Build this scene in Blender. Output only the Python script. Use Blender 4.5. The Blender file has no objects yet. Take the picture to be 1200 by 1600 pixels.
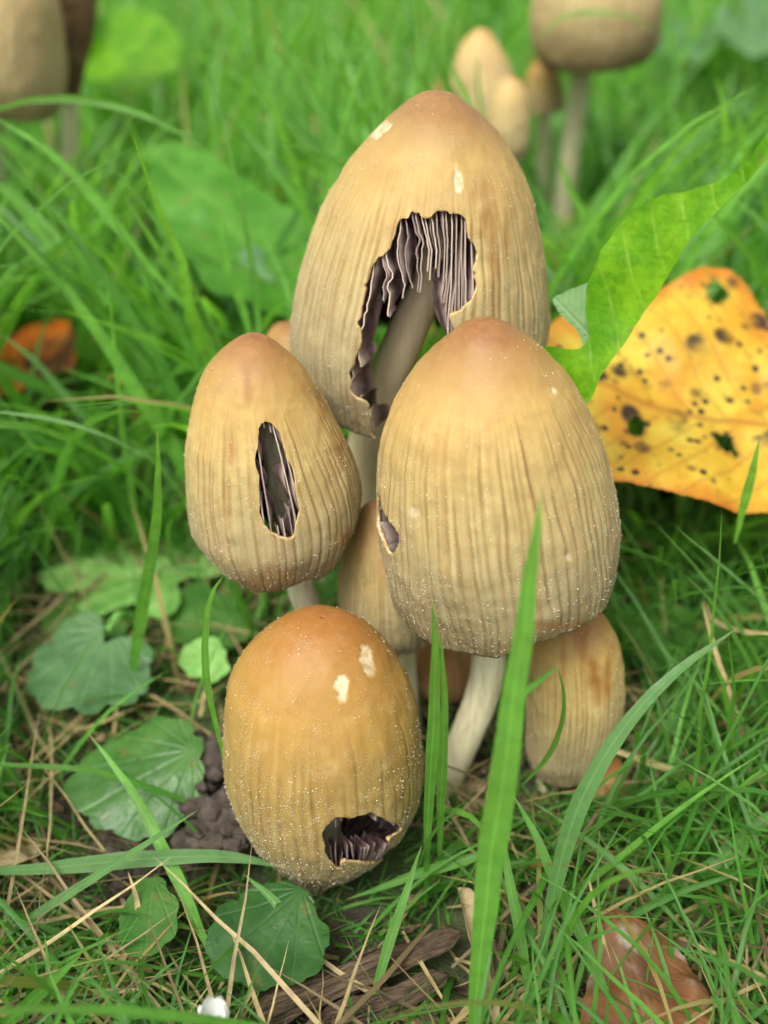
import bpy, math, random
import numpy as np
from mathutils import Vector

random.seed(7)
RNG = np.random.default_rng(7)
SC = bpy.context.scene
COL = SC.collection
S = 0.01                                  # the builders work in centimetres

# ------------------------------------------------------------------ camera
F = 1715.0                                # focal length in photo pixels (1200 x 1600)
PITCH = math.radians(33.0)
CAM = np.array([0.0, -11.5, 11.9])
FWD = np.array([0, math.cos(PITCH), -math.sin(PITCH)])
UP = np.array([0, math.sin(PITCH), math.cos(PITCH)])
cd = bpy.data.cameras.new('camera')
cam = bpy.data.objects.new('camera', cd)
COL.objects.link(cam)
cam.location = Vector(CAM * S)
cam.rotation_euler = (math.pi / 2 - PITCH, 0, 0)
cd.sensor_fit = 'VERTICAL'
cd.sensor_height = 36.0
cd.lens = 36.0 * F / 1600.0
cd.clip_start = 0.005
cd.clip_end = 200.0
cd.dof.use_dof = True
cd.dof.focus_distance = 0.127
cd.dof.aperture_fstop = 14.0
SC.camera = cam
SC.render.resolution_x, SC.render.resolution_y = 768, 1024

# ------------------------------------------------------------------ light
SUN_EL, SUN_AZ = 58.0, -150.0             # light comes from the upper left, a little in front
world = bpy.data.worlds.new('World')
SC.world = world
world.use_nodes = True
wn, wl = world.node_tree.nodes, world.node_tree.links
bg = wn['Background']
sky = wn.new('ShaderNodeTexSky')
sky.sky_type = 'NISHITA'
sky.sun_disc = False
sky.sun_elevation = math.radians(SUN_EL)
sky.sun_rotation = math.radians(SUN_AZ)
sky.dust_density = 6.0
sky.ozone_density = 1.0
hs = wn.new('ShaderNodeHueSaturation')    # a white cloud cover
hs.inputs['Saturation'].default_value = 0.12
wl.new(sky.outputs[0], hs.inputs['Color'])
wl.new(hs.outputs[0], bg.inputs[0])
bg.inputs[1].default_value = 0.13
sd = bpy.data.lights.new('sun', 'SUN')
sd.energy = 1.5
sd.angle = math.radians(22)
sd.color = (1.0, 0.95, 0.85)
sun = bpy.data.objects.new('sun', sd)
COL.objects.link(sun)
az, el = math.radians(SUN_AZ), math.radians(SUN_EL)
SUND = Vector((math.sin(az) * math.cos(el), math.cos(az) * math.cos(el), math.sin(el)))
sun.rotation_euler = SUND.to_track_quat('Z', 'Y').to_euler()
SC.view_settings.view_transform = 'Standard'
SC.view_settings.look = 'None'
SC.view_settings.gamma = 1.0
SC.view_settings.exposure = 1.12
SC.render.engine = 'CYCLES'
SC.cycles.use_denoising = True
SC.cycles.max_bounces = 8
SC.cycles.diffuse_bounces = 4
SC.cycles.transmission_bounces = 6

# ------------------------------------------------------------------ geometry helpers
def P(px, py, Y):
    """point seen at photo pixel (px, py) at distance Y in front of the lens, in cm"""
    d = FWD + (px - 600) / F * np.array([1., 0, 0]) + (800 - py) / F * UP
    return CAM + d * (Y / d[1])

def G(px, py, z=0.0):
    d = FWD + (px - 600) / F * np.array([1., 0, 0]) + (800 - py) / F * UP
    return CAM + d * ((z - CAM[2]) / d[2])

def proj(v):
    q = np.atleast_2d(v) - CAM
    dep = q @ FWD
    dep = np.where(dep < 1e-3, 1e-3, dep)
    return np.stack([600 + F * q[:, 0] / dep, 800 - F * (q @ UP) / dep], 1), dep

def hash3(i, j, k, seed):
    h = (i * 374761393 + j * 668265263 + k * 2147483647 + seed * 1442695041) & 0xFFFFFFFF
    h = ((h ^ (h >> 13)) * 1274126177) & 0xFFFFFFFF
    return ((h ^ (h >> 16)) & 0xFFFF) / 32767.5 - 1.0

def noise(p, scale=1.0, seed=0, octaves=2):
    p = np.atleast_2d(np.asarray(p, float)) * scale
    out = np.zeros(len(p)); amp = 1.0
    for o in range(octaves):
        f0 = np.floor(p).astype(np.int64); t = p - f0; t = t * t * (3 - 2 * t)
        acc = 0
        for a in (0, 1):
            for b in (0, 1):
                for c in (0, 1):
                    w = (t[:, 0] if a else 1 - t[:, 0]) * (t[:, 1] if b else 1 - t[:, 1]) * (t[:, 2] if c else 1 - t[:, 2])
                    acc = acc + w * hash3(f0[:, 0] + a, f0[:, 1] + b, f0[:, 2] + c, seed + o)
        out += amp * acc; amp *= 0.5; p = p * 2.03
    return out

def poly_sd(pts, poly):
    """signed distance to a closed polygon, positive inside"""
    poly = np.asarray(poly, float); n = len(poly)
    d = np.full(len(pts), 1e9); inside = np.zeros(len(pts), bool)
    for i in range(n):
        a, b = poly[i], poly[(i + 1) % n]
        e = b - a; w = pts - a
        t = np.clip((w @ e) / max(e @ e, 1e-12), 0, 1)
        d = np.minimum(d, np.hypot(*(w - t[:, None] * e).T))
        c = (a[1] <= pts[:, 1]) != (b[1] <= pts[:, 1])
        if e[1] != 0:
            inside ^= c & (pts[:, 0] < a[0] + (pts[:, 1] - a[1]) / e[1] * e[0])
    return np.where(inside, d, -d)

def smooth_loop(pts, n=6, closed=True):
    """Catmull-Rom through the points"""
    p = np.asarray(pts, float); m = len(p); out = []
    rng = range(m) if closed else range(m - 1)
    for i in rng:
        if closed:
            a, b, c, d = p[i - 1], p[i], p[(i + 1) % m], p[(i + 2) % m]
        else:
            b, c = p[i], p[i + 1]
            a = p[i - 1] if i else 2 * b - c
            d = p[i + 2] if i + 2 < m else 2 * c - b
        for k in range(n):
            t = k / n
            out.append(0.5 * ((2 * b) + (c - a) * t + (2 * a - 5 * b + 4 * c - d) * t * t + (3 * b - a - 3 * c + d) * t ** 3))
    if not closed:
        out.append(p[-1])
    return np.array(out)

def clip(A, quads, s):
    """keep the part of the quads where s >= 0, with new vertices on the cut"""
    rows = [A]; extra = []; cache = {}; faces = []
    n0 = len(A)
    q = np.asarray(quads); sq = s[q] >= 0
    full = sq.all(1); none = ~sq.any(1)
    faces = [tuple(f) for f in q[full].tolist()]
    for f in q[~full & ~none].tolist():
        poly = []
        L = len(f)
        for i in range(L):
            a, b = f[i], f[(i + 1) % L]
            if s[a] >= 0: poly.append(a)
            if (s[a] >= 0) != (s[b] >= 0):
                key = (a, b) if a < b else (b, a)
                if key not in cache:
                    t = s[a] / (s[a] - s[b])
                    t = min(max(t, 0.02), 0.98)
                    cache[key] = n0 + len(extra)
                    extra.append(A[a] + (A[b] - A[a]) * t)
                poly.append(cache[key])
        if len(poly) >= 3: faces.append(tuple(poly))
    A2 = np.vstack([A, np.array(extra)]) if extra else A
    used = np.zeros(len(A2), bool)
    for f in faces: used[list(f)] = True
    remap = np.cumsum(used) - 1
    return A2[used], [tuple(int(remap[i]) for i in f) for f in faces]

def mesh_obj(name, V, faces, mats, parent=None, attrs=None, midx=None, smooth=True, origin=None):
    V = np.asarray(V, float)
    if origin is not None: V = V - np.asarray(origin)
    me = bpy.data.meshes.new(name)
    if isinstance(faces, np.ndarray):
        nf, k = faces.shape
        me.vertices.add(len(V)); me.vertices.foreach_set('co', (V * S).astype(np.float32).ravel())
        me.loops.add(nf * k); me.loops.foreach_set('vertex_index', faces.astype(np.int32).ravel())
        me.polygons.add(nf); me.polygons.foreach_set('loop_start', (np.arange(nf) * k).astype(np.int32))
        me.update(calc_edges=True)
    else:
        me.from_pydata((V * S).tolist(), [], faces)
    for m in (mats if isinstance(mats, (list, tuple)) else [mats]): me.materials.append(m)
    if midx is not None: me.polygons.foreach_set('material_index', np.asarray(midx, np.int32))
    if smooth: me.polygons.foreach_set('use_smooth', np.ones(len(me.polygons), bool))
    for k, a in (attrs or {}).items():
        at = me.attributes.new(k, 'FLOAT', 'POINT')
        at.data.foreach_set('value', np.asarray(a, np.float32))
    me.validate()
    o = bpy.data.objects.new(name, me)
    COL.objects.link(o)
    if parent is not None: o.parent = parent
    return o

def tag(o, label=None, cat=None, group=None, kind=None):
    if label: o['label'] = label
    if cat: o['category'] = cat
    if group: o['group'] = group
    if kind: o['kind'] = kind
    return o

def empty(name, loc, label, cat, group=None):
    o = bpy.data.objects.new(name, None)
    o.empty_display_size = 0.005
    COL.objects.link(o); o.location = Vector(np.asarray(loc) * S)
    return tag(o, label, cat, group)

def frames(path):
    path = np.asarray(path, float)
    t = np.gradient(path, axis=0); t /= np.linalg.norm(t, axis=1)[:, None] + 1e-12
    ref = np.array([0, -1., 0.2]); out = []
    for k in range(len(path)):
        a = np.cross(t[k], ref); a /= np.linalg.norm(a) + 1e-12
        b = np.cross(a, t[k]); ref = b
        out.append((a, b))
    return t, out

def tube(path, radii, n=20, wob=0.0, seed=0, capends=True):
    path = np.asarray(path, float); t, fr = frames(path)
    V = []; L = len(path)
    for k in range(L):
        a, b = fr[k]
        th = np.arange(n) * 2 * math.pi / n
        ring = path[k] + radii[k] * (np.cos(th)[:, None] * a + np.sin(th)[:, None] * b)
        V.append(ring)
    V = np.vstack(V)
    if wob:
        c = np.repeat(path, n, 0); d = V - c
        V = c + d * (1 + wob * noise(V, 3.0, seed, 3))[:, None]
    i, j = np.meshgrid(np.arange(L - 1), np.arange(n), indexing='ij')
    a = i * n + j; b = i * n + (j + 1) % n
    Fq = np.stack([a, b, b + n, a + n], -1).reshape(-1, 4)
    faces = [tuple(f) for f in Fq.tolist()]
    if capends: faces += [tuple(range(n))[::-1], tuple((L - 1) * n + k for k in range(n))]
    u = np.repeat(np.linspace(0, 1, L), n)
    return V, faces, u

# ------------------------------------------------------------------ materials
class NT:
    def __init__(self, name):
        self.m = bpy.data.materials.new(name); self.m.use_nodes = True
        self.n = self.m.node_tree.nodes; self.l = self.m.node_tree.links
        self.n.clear(); self.out = self.n.new('ShaderNodeOutputMaterial')
    def put(self, sock, v):
        if isinstance(v, bpy.types.NodeSocket): self.l.new(v, sock)
        elif v is not None:
            if isinstance(v, (tuple, list)) and len(v) == 3 and sock.type == 'RGBA': v = (*v, 1)
            sock.default_value = v
    def attr(self, k):
        a = self.n.new('ShaderNodeAttribute'); a.attribute_name = k; return a.outputs['Fac']
    def co(self):
        return self.n.new('ShaderNodeTexCoord').outputs['Object']
    def noise(self, scale, detail=3, vec=None, rough=0.55, color=False):
        t = self.n.new('ShaderNodeTexNoise'); t.inputs['Scale'].default_value = scale
        t.inputs['Detail'].default_value = detail; t.inputs['Roughness'].default_value = rough
        self.l.new(vec or self.co(), t.inputs['Vector']); return t.outputs[1 if color else 0]
    def voro(self, scale, vec=None, out='Distance', feat='F1'):
        t = self.n.new('ShaderNodeTexVoronoi'); t.inputs['Scale'].default_value = scale; t.feature = feat
        self.l.new(vec or self.co(), t.inputs['Vector']); return t.outputs[out]
    def ramp(self, fac, stops, interp='LINEAR'):
        r = self.n.new('ShaderNodeValToRGB'); e = r.color_ramp.elements; r.color_ramp.interpolation = interp
        while len(e) < len(stops): e.new(0.5)
        for el_, (p, c) in zip(e, stops):
            el_.position = p; el_.color = (*c, 1) if len(c) == 3 else c
        self.put(r.inputs[0], fac); return r.outputs[0]
    def maps(self, fac, a, b, c=0.0, d=1.0):
        r = self.n.new('ShaderNodeMapRange'); r.interpolation_type = 'SMOOTHSTEP'
        for k, v in zip(range(5), (fac, a, b, c, d)): self.put(r.inputs[k], v)
        return r.outputs[0]
    def math(self, op, a, b=0.0):
        r = self.n.new('ShaderNodeMath'); r.operation = op; self.put(r.inputs[0], a); self.put(r.inputs[1], b); return r.outputs[0]
    def mix(self, fac, a, b, mode='MIX'):
        r = self.n.new('ShaderNodeMix'); r.data_type = 'RGBA'; r.blend_type = mode
        self.put(r.inputs[0], fac); self.put(r.inputs[6], a); self.put(r.inputs[7], b); return r.outputs[2]
    def bump(self, h, dist, strength=1.0, prev=None):
        r = self.n.new('ShaderNodeBump'); r.inputs['Distance'].default_value = dist; r.inputs['Strength'].default_value = strength
        self.l.new(h, r.inputs['Height'])
        if prev: self.l.new(prev, r.inputs['Normal'])
        return r.outputs[0]
    def principled(self, col, rough=0.6, normal=None, sss=0.0, radius=(1, .5, .25), scale=0.002, spec=0.4, coat=0.0):
        b = self.n.new('ShaderNodeBsdfPrincipled')
        self.put(b.inputs['Base Color'], col); self.put(b.inputs['Roughness'], rough)
        b.inputs['Specular IOR Level'].default_value = spec
        if sss:
            b.inputs['Subsurface Weight'].default_value = sss
            b.inputs['Subsurface Radius'].default_value = radius
            b.inputs['Subsurface Scale'].default_value = scale
        if normal: self.l.new(normal, b.inputs['Normal'])
        return b.outputs[0]
    def thin(self, sh, col, k):
        tr = self.n.new('ShaderNodeBsdfTranslucent'); self.put(tr.inputs[0], col)
        x = self.n.new('ShaderNodeMixShader'); x.inputs[0].default_value = k
        self.l.new(sh, x.inputs[1]); self.l.new(tr.outputs[0], x.inputs[2])
        return self.done(x.outputs[0])
    def done(self, sh):
        self.l.new(sh, self.out.inputs[0]); return self.m
    def leafy(self, col, rough=0.45, normal=None, trans=0.4, tcol=None, spec=0.35):
        p = self.principled(col, rough, normal, spec=spec)
        t = self.n.new('ShaderNodeBsdfTranslucent')
        self.put(t.inputs[0], tcol if tcol is not None else col)
        if normal: self.l.new(normal, t.inputs['Normal'])
        x = self.n.new('ShaderNodeMixShader'); self.put(x.inputs[0], trans)
        self.l.new(p, x.inputs[1]); self.l.new(t.outputs[0], x.inputs[2])
        return self.done(x.outputs[0])

def cap_material(name, apex, shoulder, mid, rim, frost=0.35, grey=0.5):
    t = NT(name)
    v = t.attr('along'); gr = t.attr('groove'); st = t.attr('stain'); sc = t.attr('scar')
    vn = t.math('ADD', v, t.math('MULTIPLY', t.math('SUBTRACT', t.noise(140, 4), 0.5), 0.22))
    c = t.ramp(vn, [(0.0, apex), (0.12, tuple(0.65 * a + 0.35 * b for a, b in zip(apex, shoulder))), (0.29, shoulder), (0.5, mid), (0.80, rim),
                    (1.0, tuple(0.55 * r for r in rim))])
    fine = t.noise(900, 5, rough=0.7)
    cx = t.n.new('ShaderNodeCombineXYZ'); t.put(cx.inputs[0], t.attr('ringx')); t.put(cx.inputs[1], t.attr('ringy')); t.put(cx.inputs[2], v)
    stk = t.noise(1.0, 4, cx.outputs[0], rough=0.65)
    sw = t.maps(v, 0.18, 0.40)
    c = t.mix(t.math('MULTIPLY', sw, t.maps(stk, 0.42, 0.72, 0.0, 0.55)), c, (0.27, 0.135, 0.045))
    c = t.mix(t.math('MULTIPLY', sw, t.maps(stk, 0.46, 0.24, 0.0, 0.30)), c, (0.56, 0.44, 0.21))
    c = t.mix(t.maps(fine, 0.38, 0.72, 0.0, 0.40), c, (0.33, 0.19, 0.07), 'MIX')
    patch = t.noise(260, 4)
    c = t.mix(t.math('MULTIPLY', t.maps(patch, 0.5, 0.75, 0.0, 0.30), t.maps(v, 0.15, 0.35)), c, (0.56, 0.42, 0.19))
    c = t.mix(t.math('MULTIPLY', gr, 0.64), c, (0.16, 0.085, 0.026))
    c = t.mix(t.math('MULTIPLY', st, 0.85), c, (0.25, 0.112, 0.024))
    # dusty bloom of fine crystals, denser towards the edge
    sp = t.voro(5200)
    dens = t.noise(420, 4)
    m = t.math('MULTIPLY', t.maps(sp, 0.34, 0.20), t.maps(t.math('ADD', dens, t.math('MULTIPLY', v, 0.32)), 0.55, 0.85))
    c = t.mix(t.math('MULTIPLY', m, frost), c, (0.66, 0.60, 0.46))
    c = t.mix(t.math('MULTIPLY', sc, t.maps(t.noise(900, 4), 0.36, 0.58, 0.35, 1.0)), c, (0.58, 0.49, 0.31))
    h = t.math('ADD', t.math('MULTIPLY', fine, 0.6), t.math('ADD', t.math('MULTIPLY', m, 0.8), t.math('MULTIPLY', gr, -0.6)))
    nb = t.bump(h, 0.00018, 0.7)
    ro = t.maps(v, 0.05, 0.5, 0.50, 0.72)
    p = t.principled(c, ro, nb, sss=0.22, radius=(0.9, .6, .3), scale=0.002, spec=0.3)
    return t.thin(p, c, 0.12)

CAPM = cap_material('cap_skin_ochre', (0.19, 0.070, 0.024), (0.42, 0.282, 0.085), (0.415, 0.325, 0.125), (0.315, 0.275, 0.145))
CAPM_PALE = cap_material('cap_skin_buff', (0.165, 0.068, 0.025), (0.39, 0.265, 0.085), (0.40, 0.32, 0.130), (0.31, 0.275, 0.15), frost=0.5)
CAPM_GOLD = cap_material('cap_skin_gold', (0.25, 0.095, 0.020), (0.33, 0.19, 0.036), (0.265, 0.190, 0.046), (0.25, 0.220, 0.100), frost=0.75)
CAPM_BUFF = cap_material('cap_skin_pale_buff', (0.40, 0.23, 0.08), (0.52, 0.37, 0.155), (0.50, 0.39, 0.19), (0.42, 0.35, 0.18), frost=0.3)
CAPM_RUST = cap_material('cap_skin_rust', (0.36, 0.13, 0.05), (0.42, 0.17, 0.06), (0.45, 0.22, 0.09), (0.36, 0.21, 0.10), frost=0.2)
CAPM_OLD = cap_material('cap_skin_old', (0.38, 0.29, 0.13), (0.48, 0.40, 0.19), (0.43, 0.37, 0.17), (0.22, 0.18, 0.09), frost=0.2)

def m_flesh():
    t = NT('torn_flesh'); n = t.noise(1500, 4)
    c = t.ramp(n, [(0.35, (0.24, 0.13, 0.05)), (0.52, (0.42, 0.29, 0.13)), (0.75, (0.62, 0.50, 0.32))])
    return t.done(t.principled(c, 0.7, t.bump(n, 0.0002, 0.8), sss=0.2))
def m_under():
    t = NT('cap_lining'); n = t.noise(900, 4)
    return t.thin(t.principled(t.ramp(n, [(0.3, (0.06, 0.035, 0.03)), (0.7, (0.16, 0.10, 0.085))]), 0.7), (0.55, 0.36, 0.20), 0.4)
def m_gill():
    t = NT('gill'); e = t.attr('pale'); n = t.noise(1200, 4)
    dark = t.ramp(n, [(0.3, (0.035, 0.020, 0.022)), (0.7, (0.13, 0.075, 0.075))])
    c = t.mix(e, dark, (0.50, 0.40, 0.32))
    return t.done(t.principled(c, 0.6, t.bump(n, 0.00015, 0.6)))
def m_stem(name='stem_fibre', tint=None):
    t = NT(name)
    mp = t.n.new('ShaderNodeMapping'); mp.inputs['Scale'].default_value = (1, 1, 0.12); t.l.new(t.co(), mp.inputs[0])
    f = t.noise(1300, 4, mp.outputs[0]); g = t.noise(2600, 3)
    c = t.ramp(f, [(0.3, (0.48, 0.41, 0.24)), (0.55, (0.66, 0.60, 0.40)), (0.8, (0.76, 0.72, 0.54))])
    c = t.mix(t.maps(g, 0.58, 0.75, 0, 0.6), c, (0.84, 0.82, 0.74))
    if tint: c = t.mix(0.6, c, tint)
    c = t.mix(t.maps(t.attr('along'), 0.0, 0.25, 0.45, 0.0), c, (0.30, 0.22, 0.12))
    return t.done(t.principled(c, 0.65, t.bump(t.math('ADD', f, g), 0.00015, 0.7), sss=0.3, radius=(1, .7, .4), scale=0.002))
def m_grain():
    t = NT('crystal_grain')
    return t.done(t.principled((0.60, 0.53, 0.39), 0.5, spec=0.3))
def m_scale():
    t = NT('veil_patch'); n = t.noise(1400, 4)
    c = t.ramp(n, [(0.3, (0.52, 0.41, 0.22)), (0.6, (0.66, 0.58, 0.40)), (0.85, (0.76, 0.70, 0.56))])
    return t.done(t.principled(c, 0.7, t.bump(n, 0.0003, 1.0), sss=0.2))
STEM_WARM_LIT = m_stem('stem_fibre_warm_lit', (0.78, 0.60, 0.36))  # warm light coming through the thin cap, put into the stem colour
FLESH, UNDER, GILL, STEM, GRAIN, VEIL = m_flesh(), m_under(), m_gill(), m_stem(), m_grain(), m_scale()

def m_grass(name, lo, hi, tip, trans=0.45, tk=1.5):
    t = NT(name); u = t.attr('along'); r = t.attr('tint'); w = t.attr('across')
    c = t.mix(r, lo, hi)
    n = t.noise(500, 3)
    c = t.mix(t.maps(n, 0.4, 0.7, 0, 0.35), c, tuple(0.6 * a for a in lo))
    ve = t.math('SINE', t.math('MULTIPLY', w, 38.0))
    c = t.mix(t.maps(ve, 0.0, 1.0, 0.0, 0.30), c, tuple(1.3 * a for a in hi))
    mr = t.maps(t.math('ABSOLUTE', w), 0.16, 0.04)
    c = t.mix(t.math('MULTIPLY', mr, 0.28), c, tuple(1.5 * a for a in hi))
    ln = t.maps(t.noise(90, 3), 0.42, 0.62)
    c = t.mix(t.math('MULTIPLY', ln, 0.35), c, tuple(0.75 * a + 0.25 * b for a, b in zip(lo, (.2, .2, .02))))
    c = t.mix(t.maps(t.attr('dry'), 0.0, 1.0, 0.0, 1.0), c, (0.36, 0.27, 0.11))
    sp = t.noise(260, 2)
    c = t.mix(t.maps(sp, 0.70, 0.78, 0, 0.6), c, (0.20, 0.17, 0.05))
    g = t.n.new('ShaderNodeMix'); g.data_type = 'RGBA'; g.blend_type = 'MULTIPLY'; g.inputs[0].default_value = 1
    t.l.new(c, g.inputs[6]); g.inputs[7].default_value = (tk * 1.15, tk * 1.1, tk * 0.5, 1)
    return t.leafy(c, 0.36, t.bump(t.math('ADD', ve, t.math('MULTIPLY', mr, -2.0)), 0.00010, 0.35), trans, g.outputs[2], 0.5)
GRASS = m_grass('grass_blade_green', (0.038, 0.150, 0.022), (0.165, 0.40, 0.062), None, 0.5, 1.9)
GRASS_BLUE = m_grass('grass_blade_bluish', (0.06, 0.17, 0.045), (0.15, 0.31, 0.10), None, 0.5, 1.7)
def m_straw():
    t = NT('dry_straw'); n = t.noise(600, 3); r = t.attr('tint')
    c = t.mix(r, (0.075, 0.055, 0.025), (0.46, 0.36, 0.17)); c = t.mix(t.maps(n, .4, .7, 0, .5), c, (0.12, 0.075, 0.035))
    return t.leafy(c, 0.6, t.bump(n, 0.0001), 0.2)
STRAW = m_straw()
def m_ground():
    t = NT('damp_soil'); n = t.noise(120, 6, rough=.7); k = t.noise(30, 4); g = t.noise(700, 4)
    c = t.ramp(n, [(0.3, (0.012, 0.009, 0.006)), (0.55, (0.040, 0.028, 0.017)), (0.8, (0.11, 0.08, 0.045))])
    c = t.mix(t.maps(k, 0.45, 0.6, 0, 0.6), c, (0.035, 0.075, 0.012))
    h = t.math('ADD', n, t.math('MULTIPLY', g, 0.4))
    return t.done(t.principled(c, 0.85, t.bump(h, 0.003, 0.9)))
def m_clod():
    t = NT('grey_soil_clod'); n = t.noise(500, 6, rough=.7)
    c = t.ramp(n, [(0.3, (0.028, 0.020, 0.015)), (0.7, (0.105, 0.078, 0.060))])
    return t.done(t.principled(c, 0.8, t.bump(n, 0.0014, 1.0)))

def m_leaf(name, base, light, vein, rough=0.42, trans=0.4, blotch=None, mould=None, spots=None, edge=None, tk=1.6, vamt=0.45, pale=None, blem=(0.16, 0.13, 0.04)):
    """attributes: along 0..1 down the midrib, across -1..1, rim = distance to the outline in cm, vein 0..1"""
    t = NT(name); u = t.attr('along'); vn = t.attr('vein'); rim = t.attr('rim')
    n = t.noise(160, 5, rough=.6); f = t.noise(900, 4)
    c = t.mix(t.maps(n, 0.35, 0.65), base, light)
    c = t.mix(t.maps(f, 0.45, 0.75, 0, 0.35), c, tuple(0.6 * b for b in base))
    net = t.voro(620, feat='DISTANCE_TO_EDGE')
    c = t.mix(t.maps(net, 0.08, 0.02, 0, 0.06), c, vein)
    if blotch:
        b = t.noise(70, 4)
        c = t.mix(t.maps(b, 0.50, 0.66), c, blotch)
    if pale:
        b2 = t.noise(95, 4)
        c = t.mix(t.maps(b2, 0.48, 0.66), c, pale)
    if edge: c = t.mix(t.maps(t.math('ADD', rim, t.math('MULTIPLY', n, 0.9)), 0.95, 0.25), c, edge)
    bl = t.math('MULTIPLY', t.maps(t.noise(240, 4), 0.60, 0.68), t.maps(t.noise(60, 3), 0.45, 0.6))
    c = t.mix(t.math('MULTIPLY', bl, 0.6), c, blem)
    c = t.mix(t.math('MULTIPLY', vn, vamt), c, vein)
    if spots:
        s = t.voro(150); s2 = t.noise(55, 3)
        m = t.math('MULTIPLY', t.maps(s, 0.34, 0.18), t.maps(s2, 0.42, 0.54))
        s3 = t.math('MULTIPLY', t.maps(t.voro(420), 0.32, 0.18), t.maps(t.noise(100, 3), 0.42, 0.52))
        c = t.mix(t.math('MAXIMUM', m, s3), c, spots)
    c = t.mix(t.math('MULTIPLY', t.attr('decay'), 0.85), c, (0.10, 0.045, 0.015))
    if mould:
        k = t.math('MULTIPLY', t.maps(t.noise(150, 5), 0.52, 0.66, 0.0, 0.8), t.maps(t.noise(700, 4), 0.35, 0.6, 0.3, 1.0))
        c = t.mix(k, c, mould)
    g = t.mix(1.0, c, (tk * 1.1, tk * 1.1, tk * 0.55), 'MULTIPLY')
    h = t.math('ADD', t.math('ADD', t.math('MULTIPLY', n, 0.5), t.math('MULTIPLY', t.maps(net, 0.0, 0.25), 0.15)), t.math('MULTIPLY', vn, -0.35))
    return t.leafy(c, rough, t.bump(h, 0.0003, 0.6), trans, g)
LEAF_BRIGHT = m_leaf('leaf_bright_green', (0.075, 0.25, 0.007), (0.18, 0.40, 0.013), (0.28, 0.45, 0.07), trans=0.5, vamt=0.75)
LEAF_MID = m_leaf('leaf_mid_green', (0.05, 0.19, 0.012), (0.09, 0.26, 0.025), (0.17, 0.33, 0.06), trans=0.4)
LEAF_UNDER = m_leaf('leaf_pale_underside', (0.13, 0.25, 0.10), (0.17, 0.30, 0.13), (0.2, 0.3, 0.15), rough=.6)
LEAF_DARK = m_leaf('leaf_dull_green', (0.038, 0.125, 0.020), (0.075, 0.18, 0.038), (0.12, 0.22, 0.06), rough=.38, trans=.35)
LEAF_SHADE = m_leaf('leaf_shaded_green', (0.020, 0.075, 0.014), (0.042, 0.115, 0.026), (0.07, 0.14, 0.045), rough=.4, trans=.3)  # darker copy of the dull green, shade under the cap put into the colour
LEAF_BLUE = m_leaf('leaf_bluish_green', (0.060, 0.145, 0.050), (0.100, 0.200, 0.080), (0.15, 0.25, 0.11), rough=.36, trans=.3)
LEAF_PALE = m_leaf('leaf_light_green', (0.15, 0.36, 0.07), (0.25, 0.46, 0.13), (0.30, 0.47, 0.17), rough=.5, trans=.35)
LEAF_YELLOW = m_leaf('leaf_autumn_yellow', (0.52, 0.29, 0.018), (0.58, 0.38, 0.035), (0.33, 0.13, 0.015), rough=.5, trans=.3,
                     blotch=(0.52, 0.25, 0.02), edge=(0.45, 0.14, 0.012), spots=(0.035, 0.022, 0.012), tk=1.1, vamt=0.85, pale=(0.56, 0.42, 0.05), blem=(0.16, 0.10, 0.02))
LEAF_ORANGE = m_leaf('leaf_autumn_orange', (0.36, 0.075, 0.008), (0.46, 0.13, 0.012), (0.25, 0.05, 0.008), trans=.25,
                     blotch=(0.07, 0.022, 0.010), spots=(0.02, 0.012, 0.01), tk=1.1)
LEAF_BROWN = m_leaf('leaf_rotting_brown', (0.14, 0.055, 0.018), (0.22, 0.095, 0.036), (0.07, 0.03, 0.015), rough=.7, trans=.1,
                    blotch=(0.13, 0.06, 0.03), mould=(0.34, 0.28, 0.23), tk=1.0)
LEAF_TAN = m_leaf('leaf_dry_tan', (0.32, 0.23, 0.12), (0.45, 0.35, 0.20), (0.25, 0.17, 0.09), rough=.7, trans=.2, tk=1.0)
def m_bark():
    t = NT('weathered_bark'); n = t.noise(420, 5, rough=.7)
    cx = t.n.new('ShaderNodeCombineXYZ'); t.put(cx.inputs[0], t.attr('ringx')); t.put(cx.inputs[1], t.attr('ringy')); t.put(cx.inputs[2], t.math('MULTIPLY', t.attr('along'), 5.0))
    g = t.noise(1.2, 5, cx.outputs[0], rough=.7)
    c = t.ramp(g, [(0.34, (0.018, 0.011, 0.007)), (0.47, (0.13, 0.08, 0.045)), (0.6, (0.24, 0.165, 0.10)), (0.8, (0.38, 0.30, 0.21))])
    c = t.mix(t.maps(n, 0.45, 0.7, 0, 0.6), c, (0.06, 0.04, 0.025))
    return t.done(t.principled(c, 0.85, t.bump(t.math('ADD', n, t.math('MULTIPLY', g, 2.0)), 0.0008, 1.0)))
BARK = m_bark()
def m_petal():
    t = NT('white_petal'); n = t.noise(600, 3)
    return t.leafy(t.ramp(n, [(.3, (.7, .7, .66)), (.7, (.82, .82, .8))]), .5, None, .3)
PETAL = m_petal()

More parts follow.
